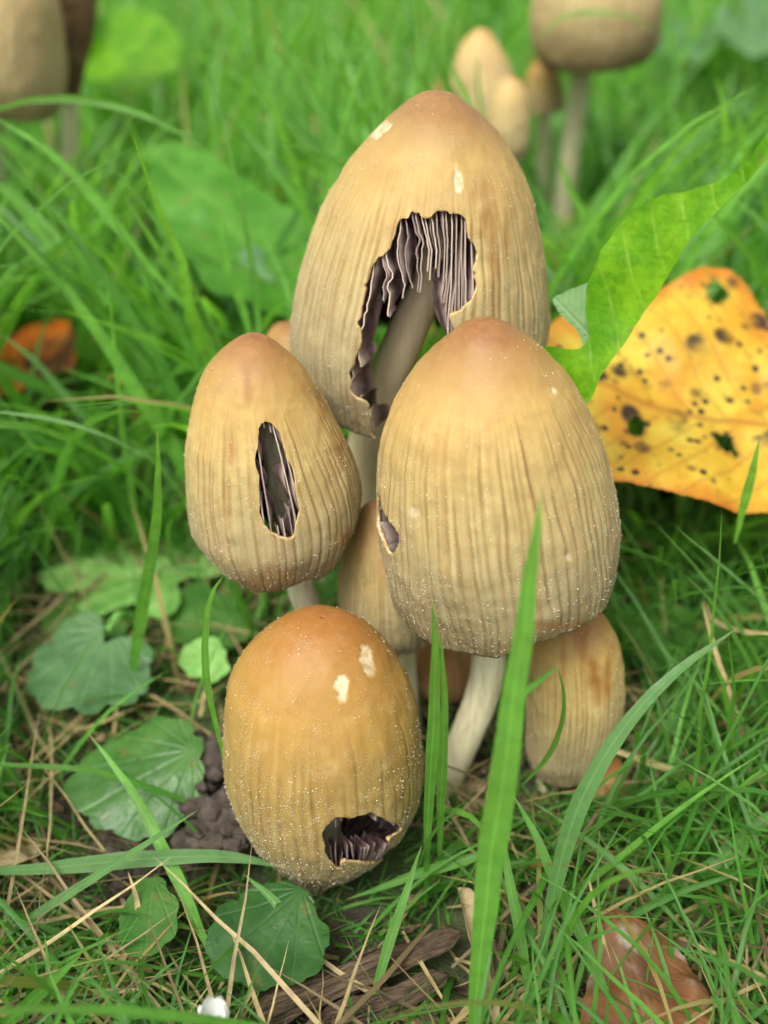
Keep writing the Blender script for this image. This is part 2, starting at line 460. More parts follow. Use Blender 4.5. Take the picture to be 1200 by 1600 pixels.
# ------------------------------------------------------------------ ground
def ground_z(x, y):
    p = np.stack([np.ravel(x), np.ravel(y), np.zeros(np.size(x))], 1)
    fade = np.clip(1 - np.hypot(p[:, 0], p[:, 1]) / 400, 0, 1)
    return (0.30 * noise(p, 0.35, 3, 2) + 0.10 * noise(p, 1.6, 4, 2)) * fade - 0.12
g1 = np.linspace(-6.2, 6.2, 301)
gx = np.sinh(g1) / np.sinh(6.2) * 6000
xx, yy = np.meshgrid(gx, gx, indexing='ij')
zz = ground_z(xx, yy)
V = np.stack([xx.ravel(), yy.ravel(), zz], 1)
i, j = np.meshgrid(np.arange(300), np.arange(300), indexing='ij')
a = (i * 301 + j).ravel()
GF = np.stack([a, a + 301, a + 302, a + 1], 1)
tag(mesh_obj('ground', V, GF, m_ground()), 'dark damp soil under the lawn', kind='structure')

# ------------------------------------------------------------------ mushrooms
def cap_surface(rows, Yt, Yb, nth, nv, seed, ribs, rib_amp, wob, lump):
    py = np.array([r[0] for r in rows], float); xl = np.array([r[1] for r in rows], float); xr = np.array([r[2] for r in rows], float)
    k = (py - py[0]) / (py[-1] - py[0]); Y = Yt + (Yb - Yt) * k
    C = np.array([P((a + b) / 2, p, y) for a, b, p, y in zip(xl, xr, py, Y)])
    R = np.array([np.linalg.norm(P(b, p, y) - P(a, p, y)) / 2 for a, b, p, y in zip(xl, xr, py, Y)])
    ax = C[-1] - C[0]; ax /= np.linalg.norm(ax)
    e2 = np.array([0, -1., 0]); e2 -= ax * (e2 @ ax); e2 /= np.linalg.norm(e2)
    e1 = np.cross(ax, e2)
    if e1[0] < 0: e1 = -e1
    prof = smooth_loop(np.column_stack([C, R]), 14, closed=False)
    seg = np.hypot(np.linalg.norm(np.diff(prof[:, :3], axis=0), axis=1), np.diff(prof[:, 3]))
    L = np.concatenate([[0], np.cumsum(seg)])
    v = np.linspace(0.0005, 1, nv)
    cen = np.stack([np.interp(v * L[-1], L, prof[:, q]) for q in range(3)], 1)
    rad = np.maximum(np.interp(v * L[-1], L, prof[:, 3]), 0.0003)
    rad = np.convolve(np.pad(rad, 2, mode='edge'), np.ones(5) / 5, 'valid') * 0.7 + rad * 0.3
    rad[0] = 0.0004; rad[1] = min(rad[1], rad[2] * 0.6)
    th = -math.pi + np.arange(nth) * 2 * math.pi / nth
    TH, VV = np.meshgrid(th, v, indexing='ij')
    D = np.sin(TH)[..., None] * e1 + np.cos(TH)[..., None] * e2
    rr = np.broadcast_to(rad, TH.shape)
    # irregular striations
    rg = np.random.default_rng(seed)
    nr = int(ribs)
    pos = (np.arange(nr) + rg.uniform(-.28, .28, nr)) * 2 * math.pi / nr - math.pi
    start = rg.uniform(0.26, 0.46, nr); stren = rg.uniform(0.35, 1.0, nr)
    gro = np.zeros(TH.shape)
    wig = noise(np.stack([np.cos(TH).ravel() * 2, np.sin(TH).ravel() * 2, VV.ravel() * 3], 1), 1.5, seed, 2).reshape(TH.shape) * 0.035
    for p0, s0, m0 in zip(pos, start, stren):
        d = (TH + wig - p0 + math.pi) % (2 * math.pi) - math.pi
        gro = np.maximum(gro, m0 * np.exp(-(d / (2 * math.pi / nr * 0.17)) ** 2) * np.clip((VV - s0) / 0.12, 0, 1))
    brk = noise(np.stack([np.cos(TH).ravel() * 9, np.sin(TH).ravel() * 9, VV.ravel() * 9], 1), 1.0, seed + 9, 2).reshape(TH.shape)
    gro *= np.clip(0.85 + 0.6 * brk, 0.2, 1.0)
    pts = cen[None] + rr[..., None] * D
    n3 = noise(pts.reshape(-1, 3), 1.3, seed + 3, 2).reshape(TH.shape)
    n4 = noise(pts.reshape(-1, 3), 5.0, seed + 4, 3).reshape(TH.shape)
    f = np.clip(VV / 0.15, 0, 1)
    rim_w = np.clip((VV - 0.7) / 0.3, 0, 1) ** 1.5
    rw = rim_w * wob * np.interp(TH, np.linspace(-math.pi, math.pi, 15), np.r_[rg.uniform(-1, 1, 14), 0][[*range(14), 0]])
    disp = f * (lump * n3 + 0.012 * n4 + rw) - gro * rib_amp
    out = cen[None] + (rr + disp)[..., None] * D
    thick = np.maximum(0.045 + 0.10 * np.exp(-VV * 5) + 0.022 * n4, 0.02)
    inr = cen[None] + np.maximum(rr + disp - thick, 0.001)[..., None] * D + ax * (0.07 * np.exp(-VV * 5))[..., None]
    return dict(out=out, inr=inr, TH=TH, VV=VV, gro=gro, cen=cen, rad=rad, ax=ax, e1=e1, e2=e2, L=L[-1], v=v, nth=nth, nv=nv)

def mushroom(name, rows, Yt, Yb, stem, stem_r, label, mat, group, nth=504, nv=110, seed=1, ribs=66, rib_amp=0.017, wob=0.05, lump=0.03,
             holes=(), rim=None, stains=(), scars=(), gills=80, gill_depth=0.34, gill_holes=None, gill_wave=0.03, slump=0.0, edge_w=0.008, edge_pale=0.7, hole_rag=0.03, stem_mat=None, grains=0, grain_lo=0.3, rough_rim=0.035, patches=()):
    Q = cap_surface(rows, Yt, Yb, nth, nv, seed, ribs, rib_amp, wob, lump)
    flat = Q['out'].reshape(-1, 3)
    pp, dep = proj(flat)
    nrm = flat - np.repeat(Q['cen'][None], nth, 0).reshape(-1, 3)
    front = (np.einsum('ij,ij->i', nrm / (np.linalg.norm(nrm, axis=1)[:, None] + 1e-9) - 0.5 * Q['ax'] * (1 - Q['VV'].ravel()[:, None]), CAM - flat) > 0)
    THf, VVf = Q['TH'].ravel(), Q['VV'].ravel()
    rm = np.interp(0.6, Q['v'], Q['rad'])
    xy = np.stack([THf * rm, VVf * Q['L']], 1)
    def tv(px, py):
        d = np.where(front, np.hypot(pp[:, 0] - px, pp[:, 1] - py), 1e9); return xy[int(np.argmin(d))]
    # rim
    if rim is None:
        s = np.full(len(xy), 1.0)
        vr = np.full(len(xy), 0.985)
    else:
        ks = sorted(rim); vr = np.interp(THf, np.radians(ks), [rim[q] for q in ks])
    s = (vr - VVf) * Q['L'] + rough_rim * noise(np.stack([np.cos(THf), np.sin(THf), VVf], 1), 9, seed + 20, 3) + 0.012 * np.cos(THf * ribs)
    hsd = np.full(len(xy), -1e3)
    for hpoly in holes:
        hp = np.array([tv(*h) if len(h) == 2 else (math.radians(h[1]) * rm, h[2] * Q['L']) for h in hpoly])
        hp = smooth_loop(hp, 5)
        d = poly_sd(xy, hp) + hole_rag * noise(np.column_stack([xy * 4.5, np.zeros(len(xy))]), 1.0, seed + 31, 5)
        hsd = np.maximum(hsd, d)
    s = np.minimum(s, -hsd)
    ghsd = hsd
    if gill_holes:
        ghsd = np.full(len(xy), -1e3)
        for hpoly in gill_holes:
            hp = smooth_loop(np.array([tv(*h) if len(h) == 2 else (math.radians(h[1]) * rm, h[2] * Q['L']) for h in hpoly]), 5)
            ghsd = np.maximum(ghsd, poly_sd(xy, hp) + 0.03 * noise(np.column_stack([xy * 5, np.zeros(len(xy))]), 1.0, seed + 37, 2))
    st = np.zeros(len(xy)); scr = np.zeros(len(xy))
    nn = noise(flat, 6.0, seed + 40, 3)
    for (x, y, rx, ry, k) in stains:
        st = np.maximum(st, k * front * np.clip(1.3 - np.hypot((pp[:, 0] - x) / rx, (pp[:, 1] - y) / ry) + 0.45 * nn, 0, 1))
    for (x, y, rx, ry, k) in scars:
        scr = np.maximum(scr, k * front * np.clip(4 * (1.0 - np.hypot((pp[:, 0] - x) / rx, (pp[:, 1] - y) / ry) + 0.6 * nn), 0, 1))
    # a pale pit is a shallow dent
    if len(scars):
        dirn = nrm / (np.linalg.norm(nrm, axis=1)[:, None] + 1e-9)
        flat = flat - dirn * (0.014 * scr)[:, None]
    A = np.column_stack([flat, Q['inr'].reshape(-1, 3), VVf, Q['gro'].ravel(), st, scr, np.cos(THf) * ribs * 0.42, np.sin(THf) * ribs * 0.42])
    i, j = np.meshgrid(np.arange(nth), np.arange(nv - 1), indexing='ij')
    a = (i * nv + j).ravel(); b = (((i + 1) % nth) * nv + j).ravel()
    quads = np.stack([a, a + 1, b + 1, b], 1)
    A2, faces = clip(A, quads, s)
    n = len(A2)
    ec = {}
    for f in faces:
        for q in range(len(f)):
            e = (f[q], f[(q + 1) % len(f)])
            if (e[1], e[0]) in ec: del ec[(e[1], e[0])]
            else: ec[e] = 1
    # outward orientation
    f0 = faces[len(faces) // 2]
    pa, pb, pc = A2[f0[0], :3], A2[f0[1], :3], A2[f0[2], :3]
    cen = Q['cen'][int(A2[f0[0], 6] * (nv - 1))]
    flip = np.dot(np.cross(pb - pa, pc - pa), pa - cen) < 0
    outer = [f[::-1] for f in faces] if flip else faces
    inner = [tuple(n + q for q in f[::-1]) for f in outer]
    # cut edges; the pole ring is closed by the same strip
    bridge = []
    for (p, q) in ec:
        f = (p, n + p, n + q, q) if flip else (q, n + q, n + p, p)
        bridge.append(f[::-1] if not flip else f[::-1])
    allf = outer + inner + bridge
    mid = [0] * len(outer) + [2] * len(inner) + [1] * len(bridge)
    base = stem[-1]
    base = np.array(G(*base)) if len(base) == 2 else P(*base)
    root = empty(name, base, label, 'mushroom', group)
    V = np.vstack([A2[:, :3], A2[:, 3:6]])
    at = {'along': np.r_[A2[:, 6], A2[:, 6]], 'groove': np.r_[A2[:, 7], A2[:, 7]], 'stain': np.r_[A2[:, 8], A2[:, 8]],
          'scar': np.r_[A2[:, 9], np.zeros(n)], 'ringx': np.r_[A2[:, 10], A2[:, 10]], 'ringy': np.r_[A2[:, 11], A2[:, 11]]}
    cap = mesh_obj('cap', V, allf, [mat, FLESH, UNDER], root, at, mid, origin=base)
    # stem
    top = stem[0]
    pts = []
    Y0 = stem[0][2]
    Yb_ = base[1] - CAM[1]
    px_len = np.concatenate([[0], np.cumsum([math.hypot(stem[q + 1][0] - stem[q][0], stem[q + 1][1] - stem[q][1]) for q in range(len(stem) - 1)])])
    for q, sp in enumerate(stem[:-1]):
        pts.append(P(sp[0], sp[1], Y0 + (Yb_ - Y0) * px_len[q] / px_len[-1]))
    pts.append(base - np.array([0, 0, 0.35]))
    path = smooth_loop(np.array(pts), 8, closed=False)[::-1]
    rr = np.interp(np.linspace(0, 1, len(path)), np.linspace(0, 1, len(stem_r)), stem_r[::-1])
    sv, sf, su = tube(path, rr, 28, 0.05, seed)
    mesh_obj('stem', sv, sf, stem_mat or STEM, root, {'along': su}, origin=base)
    # gills
    if gills:
        rg = np.random.default_rng(seed + 77)
        nvg, nd = (60, 5) if nth > 200 else (22, 3)
        GV, GFc, GP = [], [], []; off = 0
        vs = np.linspace(0.20, 0.97, nvg); ds = np.linspace(0, 1, nd)
        for g in range(gills):
            th0 = -math.pi + (g + rg.uniform(-.25, .25)) * 2 * math.pi / gills
            w1, w2, ph = rg.uniform(.3, 1.6) * gill_wave, rg.uniform(5, 11), rg.uniform(0, 6)
            k = int((th0 + math.pi) / (2 * math.pi) * nth) % nth
            vi = np.clip((vs * (nv - 1)).astype(int), 0, nv - 1)
            hs0 = hsd[k * nv + vi]
            thv = th0 + slump * np.clip(hs0, 0, 0.35) * np.clip((0.20 - th0) * 1.2, 0, 1)
            kf = ((thv + math.pi) / (2 * math.pi) * nth) % nth
            k0 = kf.astype(int) % nth; fr_ = (kf - np.floor(kf))[:, None]
            vf = vs * (nv - 1); v0 = np.clip(vf.astype(int), 0, nv - 2); fv = (vf - v0)[:, None]
            row = lambda q: Q['inr'][q, v0] * (1 - fv) + Q['inr'][q, v0 + 1] * fv
            inn = row(k0) * (1 - fr_) + row((k0 + 1) % nth) * fr_
            ce = np.stack([np.interp(vs, Q['v'], Q['cen'][:, q]) for q in range(3)], 1)
            dv = ce - inn; ln = np.linalg.norm(dv, axis=1); dv /= ln[:, None]
            side = np.cross(dv, Q['ax'])
            depth = np.minimum(gill_depth * np.sin(np.clip((vs - 0.17) / 0.80, 0, 1) * math.pi * 0.55 + 0.25) * rg.uniform(.75, 1.1), 0.55 * ln)
            grid = inn[:, None] + dv[:, None] * (depth[:, None] * ds)[..., None] + side[:, None] * (w1 * np.sin(vs * w2 * 3 + ph)[:, None] * (0.3 + ds))[..., None] * 1.2
            grid = grid.reshape(-1, 3)
            # torn away inside a hole, a little of each left over
            hs_ = hsd[k * nv + vi]; ss = (vr[k * nv + vi] - vs) * Q['L']
            left = rg.uniform(-0.09, 0.09) if gill_holes else rg.uniform(0.02, 0.12)
            gh_ = ghsd[k * nv + vi]
            keep = np.minimum(left - gh_, ss - 0.02)
            sgrid = np.repeat(keep, nd) + 0.02 * noise(grid, 14, seed + 5, 1) - 0.05 * np.tile(ds, nvg) * (np.repeat(gh_, nd) > -0.12)
            pale = np.repeat(np.clip((hs_ + 0.10) / 0.10, 0, 1), nd) * np.clip(1 - np.tile(ds, nvg) * 2.6, 0, 1) * edge_pale * 1.1
            pale = np.maximum(pale, np.clip(1 - np.tile(ds, nvg) * 7, 0, 1) * 0.55)
            pale = np.maximum(pale, np.clip((np.tile(ds, nvg) - 0.86) * 8, 0, 1) * 0.35)
            ii, jj = np.meshgrid(np.arange(nvg - 1), np.arange(nd - 1), indexing='ij')
            aa = (ii * nd + jj).ravel()
            qd = np.stack([aa, aa + nd, aa + nd + 1, aa + 1], 1)
            B, ff = clip(np.column_stack([grid, pale]), qd, sgrid)
            if not ff: continue
            # the pale edge, seen where the flesh above it is gone
            ed = np.stack([inn - side * edge_w - dv * 0.004, inn + side * edge_w - dv * 0.004], 1).reshape(-1, 3)
            qe = np.stack([np.arange(nvg - 1) * 2, np.arange(nvg - 1) * 2 + 2, np.arange(nvg - 1) * 2 + 3, np.arange(nvg - 1) * 2 + 1], 1)
            E, fe = clip(np.column_stack([ed, np.full(len(ed), edge_pale * rg.uniform(0.25, 1.1))]), qe, np.repeat(np.minimum(keep - 0.01, hs_ + 0.06), 2))
            if fe:
                GV.append(E[:, :3]); GP.append(E[:, 3]); GFc += [tuple(off + q for q in f) for f in fe]; off += len(E)
            GV.append(B[:, :3]); GP.append(B[:, 3]); GFc += [tuple(off + q for q in f) for f in ff]; off += len(B)
        go = mesh_obj('gills', np.vstack(GV), GFc, GILL, cap, {'pale': np.concatenate(GP)}, origin=base)
        go['kind'] = 'stuff'
    if grains:
        rg = np.random.default_rng(seed + 5)
        cand = np.where((s > 0.02) & (VVf > 0.03))[0]
        nz = noise(flat[cand], 4.0, seed + 60, 3)
        # area weight times clumping towards the rim
        w = np.repeat(Q['rad'][None], nth, 0).ravel()[cand] * np.clip(0.12 + nz * 0.8 + (VVf[cand] - grain_lo) * 1.5, 0.02, 2)
        lee = np.clip(1.4 - np.abs(np.sin(THf[cand] / 2 * ribs)) , .3, 1.4)
        w = w * lee
        idx = rg.choice(cand, size=grains, p=w / w.sum())
        c = flat[idx] + rg.normal(0, 0.006, (grains, 3))
        oc = np.array([[1, 0, 0], [-1, 0, 0], [0, 1, 0], [0, -1, 0], [0, 0, 1], [0, 0, -1]], float)
        of = np.array([[0, 2, 4], [2, 1, 4], [1, 3, 4], [3, 0, 4], [2, 0, 5], [1, 2, 5], [3, 1, 5], [0, 3, 5]])
        sz = (0.0026 + 0.0075 * rg.random((grains, 1, 1)) ** 2.2) * rg.uniform(.6, 1.3, (grains, 1, 3))
        GVv = (c[:, None] + oc[None] * sz).reshape(-1, 3)
        Gf = (of[None] + (np.arange(grains) * 6)[:, None, None]).reshape(-1, 3)
        gm = mesh_obj('granules', GVv, Gf, GRAIN, cap, origin=base, smooth=False)
        gm['kind'] = 'stuff'
    # flaky remnants of the veil sit on the skin
    for (x, y, rx, ry) in patches:
        d = np.hypot((pp[:, 0] - x) / rx, (pp[:, 1] - y) / ry) + 0.3 * noise(flat, 9, seed + 70, 2)
        ps = np.where(front, 1 - d, -1.0)
        lift = 0.010 + 0.028 * np.clip(ps, 0, 0.5) + 0.008 * noise(flat, 14, seed + 71, 2)
        dirn = nrm / (np.linalg.norm(nrm, axis=1)[:, None] + 1e-9)
        B, ff = clip(np.column_stack([flat + dirn * lift[:, None]]), quads, ps)
        if ff: mesh_obj('veil_scale', B, ff[::1] if not flip else [f[::-1] for f in ff], VEIL, cap, origin=base)
    return root

CL = 'inkcap mushrooms of the clump in front'
BK = 'inkcap mushrooms in the grass behind'
# tall one at the back of the clump, wide open down its front
mushroom('mushroom',
    [(141, 684, 684), (146, 660, 708), (156, 642, 724), (174, 619, 748), (200, 592, 776), (244, 554, 806), (292, 525, 827), (336, 503, 839), (392, 481, 851),
     (452, 464, 857), (504, 457, 859), (544, 458, 857), (580, 466, 850), (610, 476, 838)],
    14.1, 14.0, [(700, 330, 14.0), (672, 440), (645, 500), (618, 560), (594, 625), (568, 720), (562, 820), (575, 1010)], [0.23, 0.24, 0.26, 0.28, 0.29, 0.28, 0.27, 0.30],
    'tallest tan mushroom at the back of the clump, cap torn wide open down its front', CAPM_PALE, CL, seed=3, wob=0.09,
    holes=[[(668, 336), (700, 333), (724, 343), (735, 376), (741, 408), (741, 440), (736, 468), (722, 488), (706, 508), ('a', 30, 0.90), ('a', 26, 1.05), ('a', 0, 1.10), ('a', -16, 1.10), ('a', -21, 1.0), (575, 634), (556, 620), (549, 600),
            (556, 552), (560, 520), (564, 480), (572, 440), (584, 412), (604, 392), (616, 358), (634, 339), (655, 328)]],
    rim={-180: .90, -90: .93, -70: .93, -52: 0.955, -40: 1.02, -22: 1.02, -15: .97, 0: 0.93, 40: .93, 90: .92, 180: .90}, ribs=74,
    stains=[(770, 400, 10, 90, .7), (757, 330, 8, 40, .7), (742, 310, 5, 30, .5), (790, 360, 6, 50, .5), (620, 360, 30, 20, .35)],
    scars=[(716, 279, 7, 17, 1), (600, 196, 9, 10, .8), (588, 210, 9, 10, .8), (712, 262, 4, 6, .7)], gills=124, gill_depth=0.50, gill_wave=0.055, slump=0.75, hole_rag=0.055, stem_mat=STEM_WARM_LIT,
    gill_holes=[[(664, 424), (676, 436), (686, 470), (694, 506), ('a', 18, 0.90), ('a', 22, 1.05), ('a', 0, 1.10), ('a', -16, 1.10), ('a', -21, 1.0), (578, 640), (566, 622), (556, 600), (562, 556), (570, 520), (582, 486), (600, 462), (624, 446), (640, 424), (652, 432)]], grains=5200, grain_lo=0.45)
# big one at the centre right
mushroom('mushroom',
    [(501, 752, 752), (505, 730, 776), (513, 710, 794), (530, 690, 818), (552, 664, 844), (580, 638, 868), (612, 616, 893), (655, 597, 917), (705, 588, 938), (763, 586, 955),
     (813, 590, 963), (855, 598, 964), (895, 612, 958), (925, 627, 946)],
    11.3, 11.3, [(765, 660, 11.3), (768, 900), (766, 1000), (758, 1070), (735, 1135), (692, 1200)], [0.2, 0.22, 0.235, 0.24, 0.23, 0.26],
    'biggest smooth tan mushroom with reddish tip, nearly whole cap with one small cleft', CAPM, CL, seed=11, wob=0.09, lump=0.025,
    holes=[[(592, 768), (598, 795), (610, 815), (619, 838), (617, 860), (606, 862), (596, 842), (588, 810)]],
    rim={-180: .90, -95: .93, -70: .97, -40: 1.02, -15: 1.02, -5: .985, 5: .955, 30: .945, 60: .95, 90: .94, 180: .90}, ribs=72,
    stains=[(900, 700, 40, 60, .2), (870, 978, 50, 10, .8)], scars=[(866, 612, 6, 6, 1), (888, 872, 5, 5, .6), (648, 800, 9, 7, .5)], gills=84, gill_depth=0.4, grains=6500, grain_lo=0.35)
# the one with a narrow slot
mushroom('mushroom',
    [(524, 396, 396), (527, 374, 414), (533, 363, 424), (552, 338, 446), (583, 316, 475), (621, 302, 499), (672, 292, 528), (724, 288, 551), (773, 291, 564), (810, 299, 562), (838, 316, 547), (856, 334, 534), (868, 350, 522)],
    11.9, 11.8, [(425, 620, 11.85), (436, 720), (448, 840), (475, 930), (505, 1020), (535, 1140)], [0.2, 0.2, 0.2, 0.19, 0.17, 0.18],
    'yellow brown mushroom with a tall narrow slot eaten into the front of its cap', CAPM, CL, seed=23, wob=0.13,
    holes=[[(405, 670), (419, 664), (431, 671), (442, 695), (451, 713), (460, 747), (468, 776), (470, 796), (466, 819), (457, 837), (437, 838), (414, 826), (407, 810), (404, 776), (401, 730), (401, 695)]],
    rim={-180: .93, -90: .95, -45: .96, -20: 1.0, 5: 1.0, 25: .965, 32: .95, 40: .985, 60: .97, 90: .95, 180: .93}, ribs=60,
    stains=[(386, 590, 9, 50, .9), (362, 700, 7, 40, .8), (358, 770, 5, 50, .6), (505, 610, 14, 50, .7), (535, 700, 14, 40, .6), (538, 845, 20, 22, .8), (425, 905, 50, 24, .5)],
    scars=[], gills=84, gill_depth=0.36, gill_wave=0.055, slump=0.25,
    gill_holes=[[(410, 674), (430, 670), (446, 710), (453, 742), (456, 770), (452, 790), (444, 806), (432, 806), (422, 790), (414, 765), (406, 725)]], grains=3800, grain_lo=0.40)
# the lowest, with a gap near its edge
mushroom('mushroom',
    [(964, 504, 504), (967, 476, 530), (972, 456, 548), (984, 432, 569), (1004, 406, 594), (1032, 380, 616), (1067, 361, 638), (1105, 352, 653), (1155, 348, 660), (1195, 349, 660), (1230, 358, 654), (1262, 377, 639), (1290, 395, 617), (1322, 420, 582), (1354, 442, 548)],
    10.1, 9.75, [(502, 1080, 9.9), (506, 1200), (510, 1270), (512, 1335)], [0.2, 0.2, 0.19, 0.2],
    'lowest golden mushroom with frosted skin, two pale scars and a ragged gap near its edge', CAPM_GOLD, CL, seed=31, wob=0.03,
    holes=[[(504, 1300), (523, 1282), (548, 1276), (570, 1270), (599, 1279), (624, 1288), (627, 1298), (608, 1317), (573, 1335), (554, 1346), (535, 1358), (520, 1356), (510, 1339), (504, 1320)]],
    rim={-180: .90, -90: .88, -50: .90, -30: .93, -18: .99, -8: 1.02, 5: 1.02, 14: .97, 30: .95, 60: .93, 180: .92}, ribs=54, rib_amp=0.006,
    stains=[(560, 985, 36, 16, .5)], scars=[(536, 1074, 14, 21, 1), (575, 1036, 12, 25, .9)], gills=104, gill_depth=0.30, edge_pale=0.15, edge_w=0.005, gill_wave=0.05,
    gill_holes=[[(514, 1304), (530, 1286), (560, 1280), (600, 1283), (622, 1292), (604, 1310), (568, 1324), (540, 1336), (524, 1332)]], grains=8500, grain_lo=0.25)
# small one tucked behind the big cap
mushroom('mushroom',
    [(782, 590, 590), (790, 570, 612), (806, 556, 634), (832, 542, 660), (865, 532, 682), (905, 526, 696), (940, 527, 700), (965, 533, 700), (985, 545, 692)],
    12.2, 12.1, [(612, 850, 12.1), (620, 950), (632, 1040), (642, 1128)], [0.16, 0.17, 0.17, 0.18],
    'half hidden small pale mushroom pressed behind the big cap beside the slotted one', CAPM_PALE, CL, nth=300, nv=80, seed=41, ribs=58,
    stains=[(560, 850, 8, 60, .4), (600, 880, 10, 60, .5), (556, 985, 12, 10, .5)], gills=60, grains=2200)
# low one under the big cap
mushroom('mushroom',
    [(945, 890, 890), (951, 862, 922), (965, 842, 942), (990, 830, 958), (1025, 824, 969), (1065, 822, 973), (1105, 821, 972), (1140, 822, 964), (1170, 823, 956), (1200, 830, 944)],
    11.35, 11.1, [(880, 1010, 11.2), (870, 1110), (862, 1180), (858, 1215)], [0.16, 0.17, 0.18, 0.19],
    'streaky buff mushroom drooping low beneath the big cap, dark stripe down its side', CAPM, CL, nth=300, nv=80, seed=53, ribs=56, wob=.06,
    stains=[(912, 990, 10, 46, 1.4), (928, 1055, 13, 50, 1.2), (950, 1055, 8, 50, 1), (900, 985, 6, 34, 1), (880, 1020, 5, 50, .6), (850, 960, 40, 12, .4)], gills=56, grains=2600)
# dull red brown ones low in the clump
mushroom('mushroom',
    [(1180, 945, 945), (1185, 920, 962), (1200, 902, 976), (1222, 895, 984), (1245, 896, 984), (1265, 904, 974)],
    11.25, 11.2, [(940, 1215, 11.2), (938, 1260)], [0.12, 0.12],
    'little rusty mushroom close to the soil below the streaky drooping one', CAPM_RUST, CL, nth=160, nv=50, seed=61, ribs=40, gills=0)
mushroom('mushroom',
    [(985, 692, 692), (991, 664, 722), (1005, 648, 738), (1030, 640, 746), (1055, 642, 744), (1072, 650, 736)],
    12.8, 12.7, [(692, 1030, 12.7), (694, 1100)], [0.13, 0.13],
    'red brown mushroom in the dark gap behind the curved pale stem', CAPM_RUST, CL, nth=160, nv=50, seed=67, ribs=40, gills=0)
mushroom('mushroom',
    [(505, 446, 446), (509, 430, 464), (520, 420, 482), (545, 408, 496), (580, 400, 506), (620, 398, 510), (650, 404, 504)],
    15.9, 15.9, [(455, 560, 15.9), (470, 700), (498, 850), (512, 935)], [0.18, 0.18, 0.17, 0.18],
    'orange topped mushroom peeping out between the slotted cap and the tallest cap', CAPM, CL, nth=160, nv=50, seed=71, ribs=50, gills=40)
# behind, out of focus
mushroom('mushroom',
    [(-125, 930, 930), (-118, 900, 962), (-95, 872, 992), (-50, 846, 1016), (0, 832, 1030), (45, 830, 1030), (78, 838, 1022), (100, 852, 1006)],
    28.0, 28.0, [(925, -60, 28.0), (915, 60), (900, 180), (886, 280), (878, 360), (872, 470)], [0.26, 0.26, 0.26, 0.27, 0.28, 0.3],
    'round drab mushroom on a long stem rising from the far grass', CAPM_OLD, BK, stem_mat=m_stem('stem_fibre_olive', (0.24, 0.25, 0.12)), nth=200, nv=60, seed=83, ribs=60, gills=50)
mushroom('mushroom',
    [(44, 750, 750), (50, 736, 764), (70, 721, 778), (100, 709, 793), (135, 702, 806), (170, 700, 812), (200, 703, 810)],
    27.5, 27.5, [(755, 120, 27.5), (760, 250), (764, 430)], [0.25, 0.25, 0.3],
    'pale pointed mushroom just behind the tallest cap, out of focus', CAPM_BUFF, BK, nth=160, nv=50, seed=89, ribs=50, gills=40)
mushroom('mushroom',
    [(120, 796, 796), (126, 782, 810), (146, 770, 820), (180, 763, 826), (215, 764, 828), (245, 772, 820)],
    25.2, 25.2, [(796, 180, 25.2), (798, 300), (800, 440)], [0.2, 0.2, 0.2],
    'small plump mushroom in front of the pale pointed one', CAPM_BUFF, BK, nth=160, nv=50, seed=97, ribs=50, gills=40)
mushroom('mushroom',
    [(88, 848, 848), (94, 836, 860), (114, 824, 872), (145, 816, 880), (172, 816, 882)],
    29.5, 29.5, [(850, 140, 29.5), (850, 250), (850, 420)], [0.2, 0.2, 0.2],
    'small orange pointed mushroom next to the long stem of the round drab one', CAPM_GOLD, BK, nth=160, nv=50, seed=101, ribs=50, gills=40)
mushroom('mushroom',
    [(120, 694, 694), (125, 684, 704), (140, 677, 712), (165, 674, 716), (185, 677, 712)],
    29.8, 29.8, [(695, 160, 29.8), (697, 260), (700, 400)], [0.2, 0.2, 0.2],
    'reddish mushroom tip showing beside the pale pointed one', CAPM_RUST, BK, nth=120, nv=40, seed=103, ribs=50, gills=30)
mushroom('mushroom',
    [(-160, -20, -20), (-152, -55, 12), (-120, -90, 45), (-60, -118, 76), (0, -130, 92), (60, -136, 100), (110, -134, 101), (145, -124, 94), (165, -112, 84)],
    24.5, 24.5, [(-18, -40, 24.5), (-16, 150), (-12, 300), (-8, 545)], [0.3, 0.3, 0.32, 0.36],
    'large blurred buff mushroom cut by the corner of the frame', CAPM_BUFF, BK, nth=200, nv=60, seed=107, ribs=60, gills=50)
mushroom('mushroom',
    [(-90, 118, 118), (-84, 95, 142), (-60, 82, 152), (-10, 74, 152), (50, 74, 146), (100, 80, 134), (150, 86, 124)],
    26.5, 26.3, [(112, 20, 26.4), (110, 200), (108, 520)], [0.2, 0.2, 0.25],
    'dark brown mushroom beside the large blurred buff one', cap_material('cap_skin_dark_brown', (.06, .035, .02), (.07, .04, .022), (.06, .035, .02), (.03, .02, .015), frost=.05), BK,
    nth=120, nv=40, seed=109, ribs=40, gills=30)  # cap dark brown from tip to rim

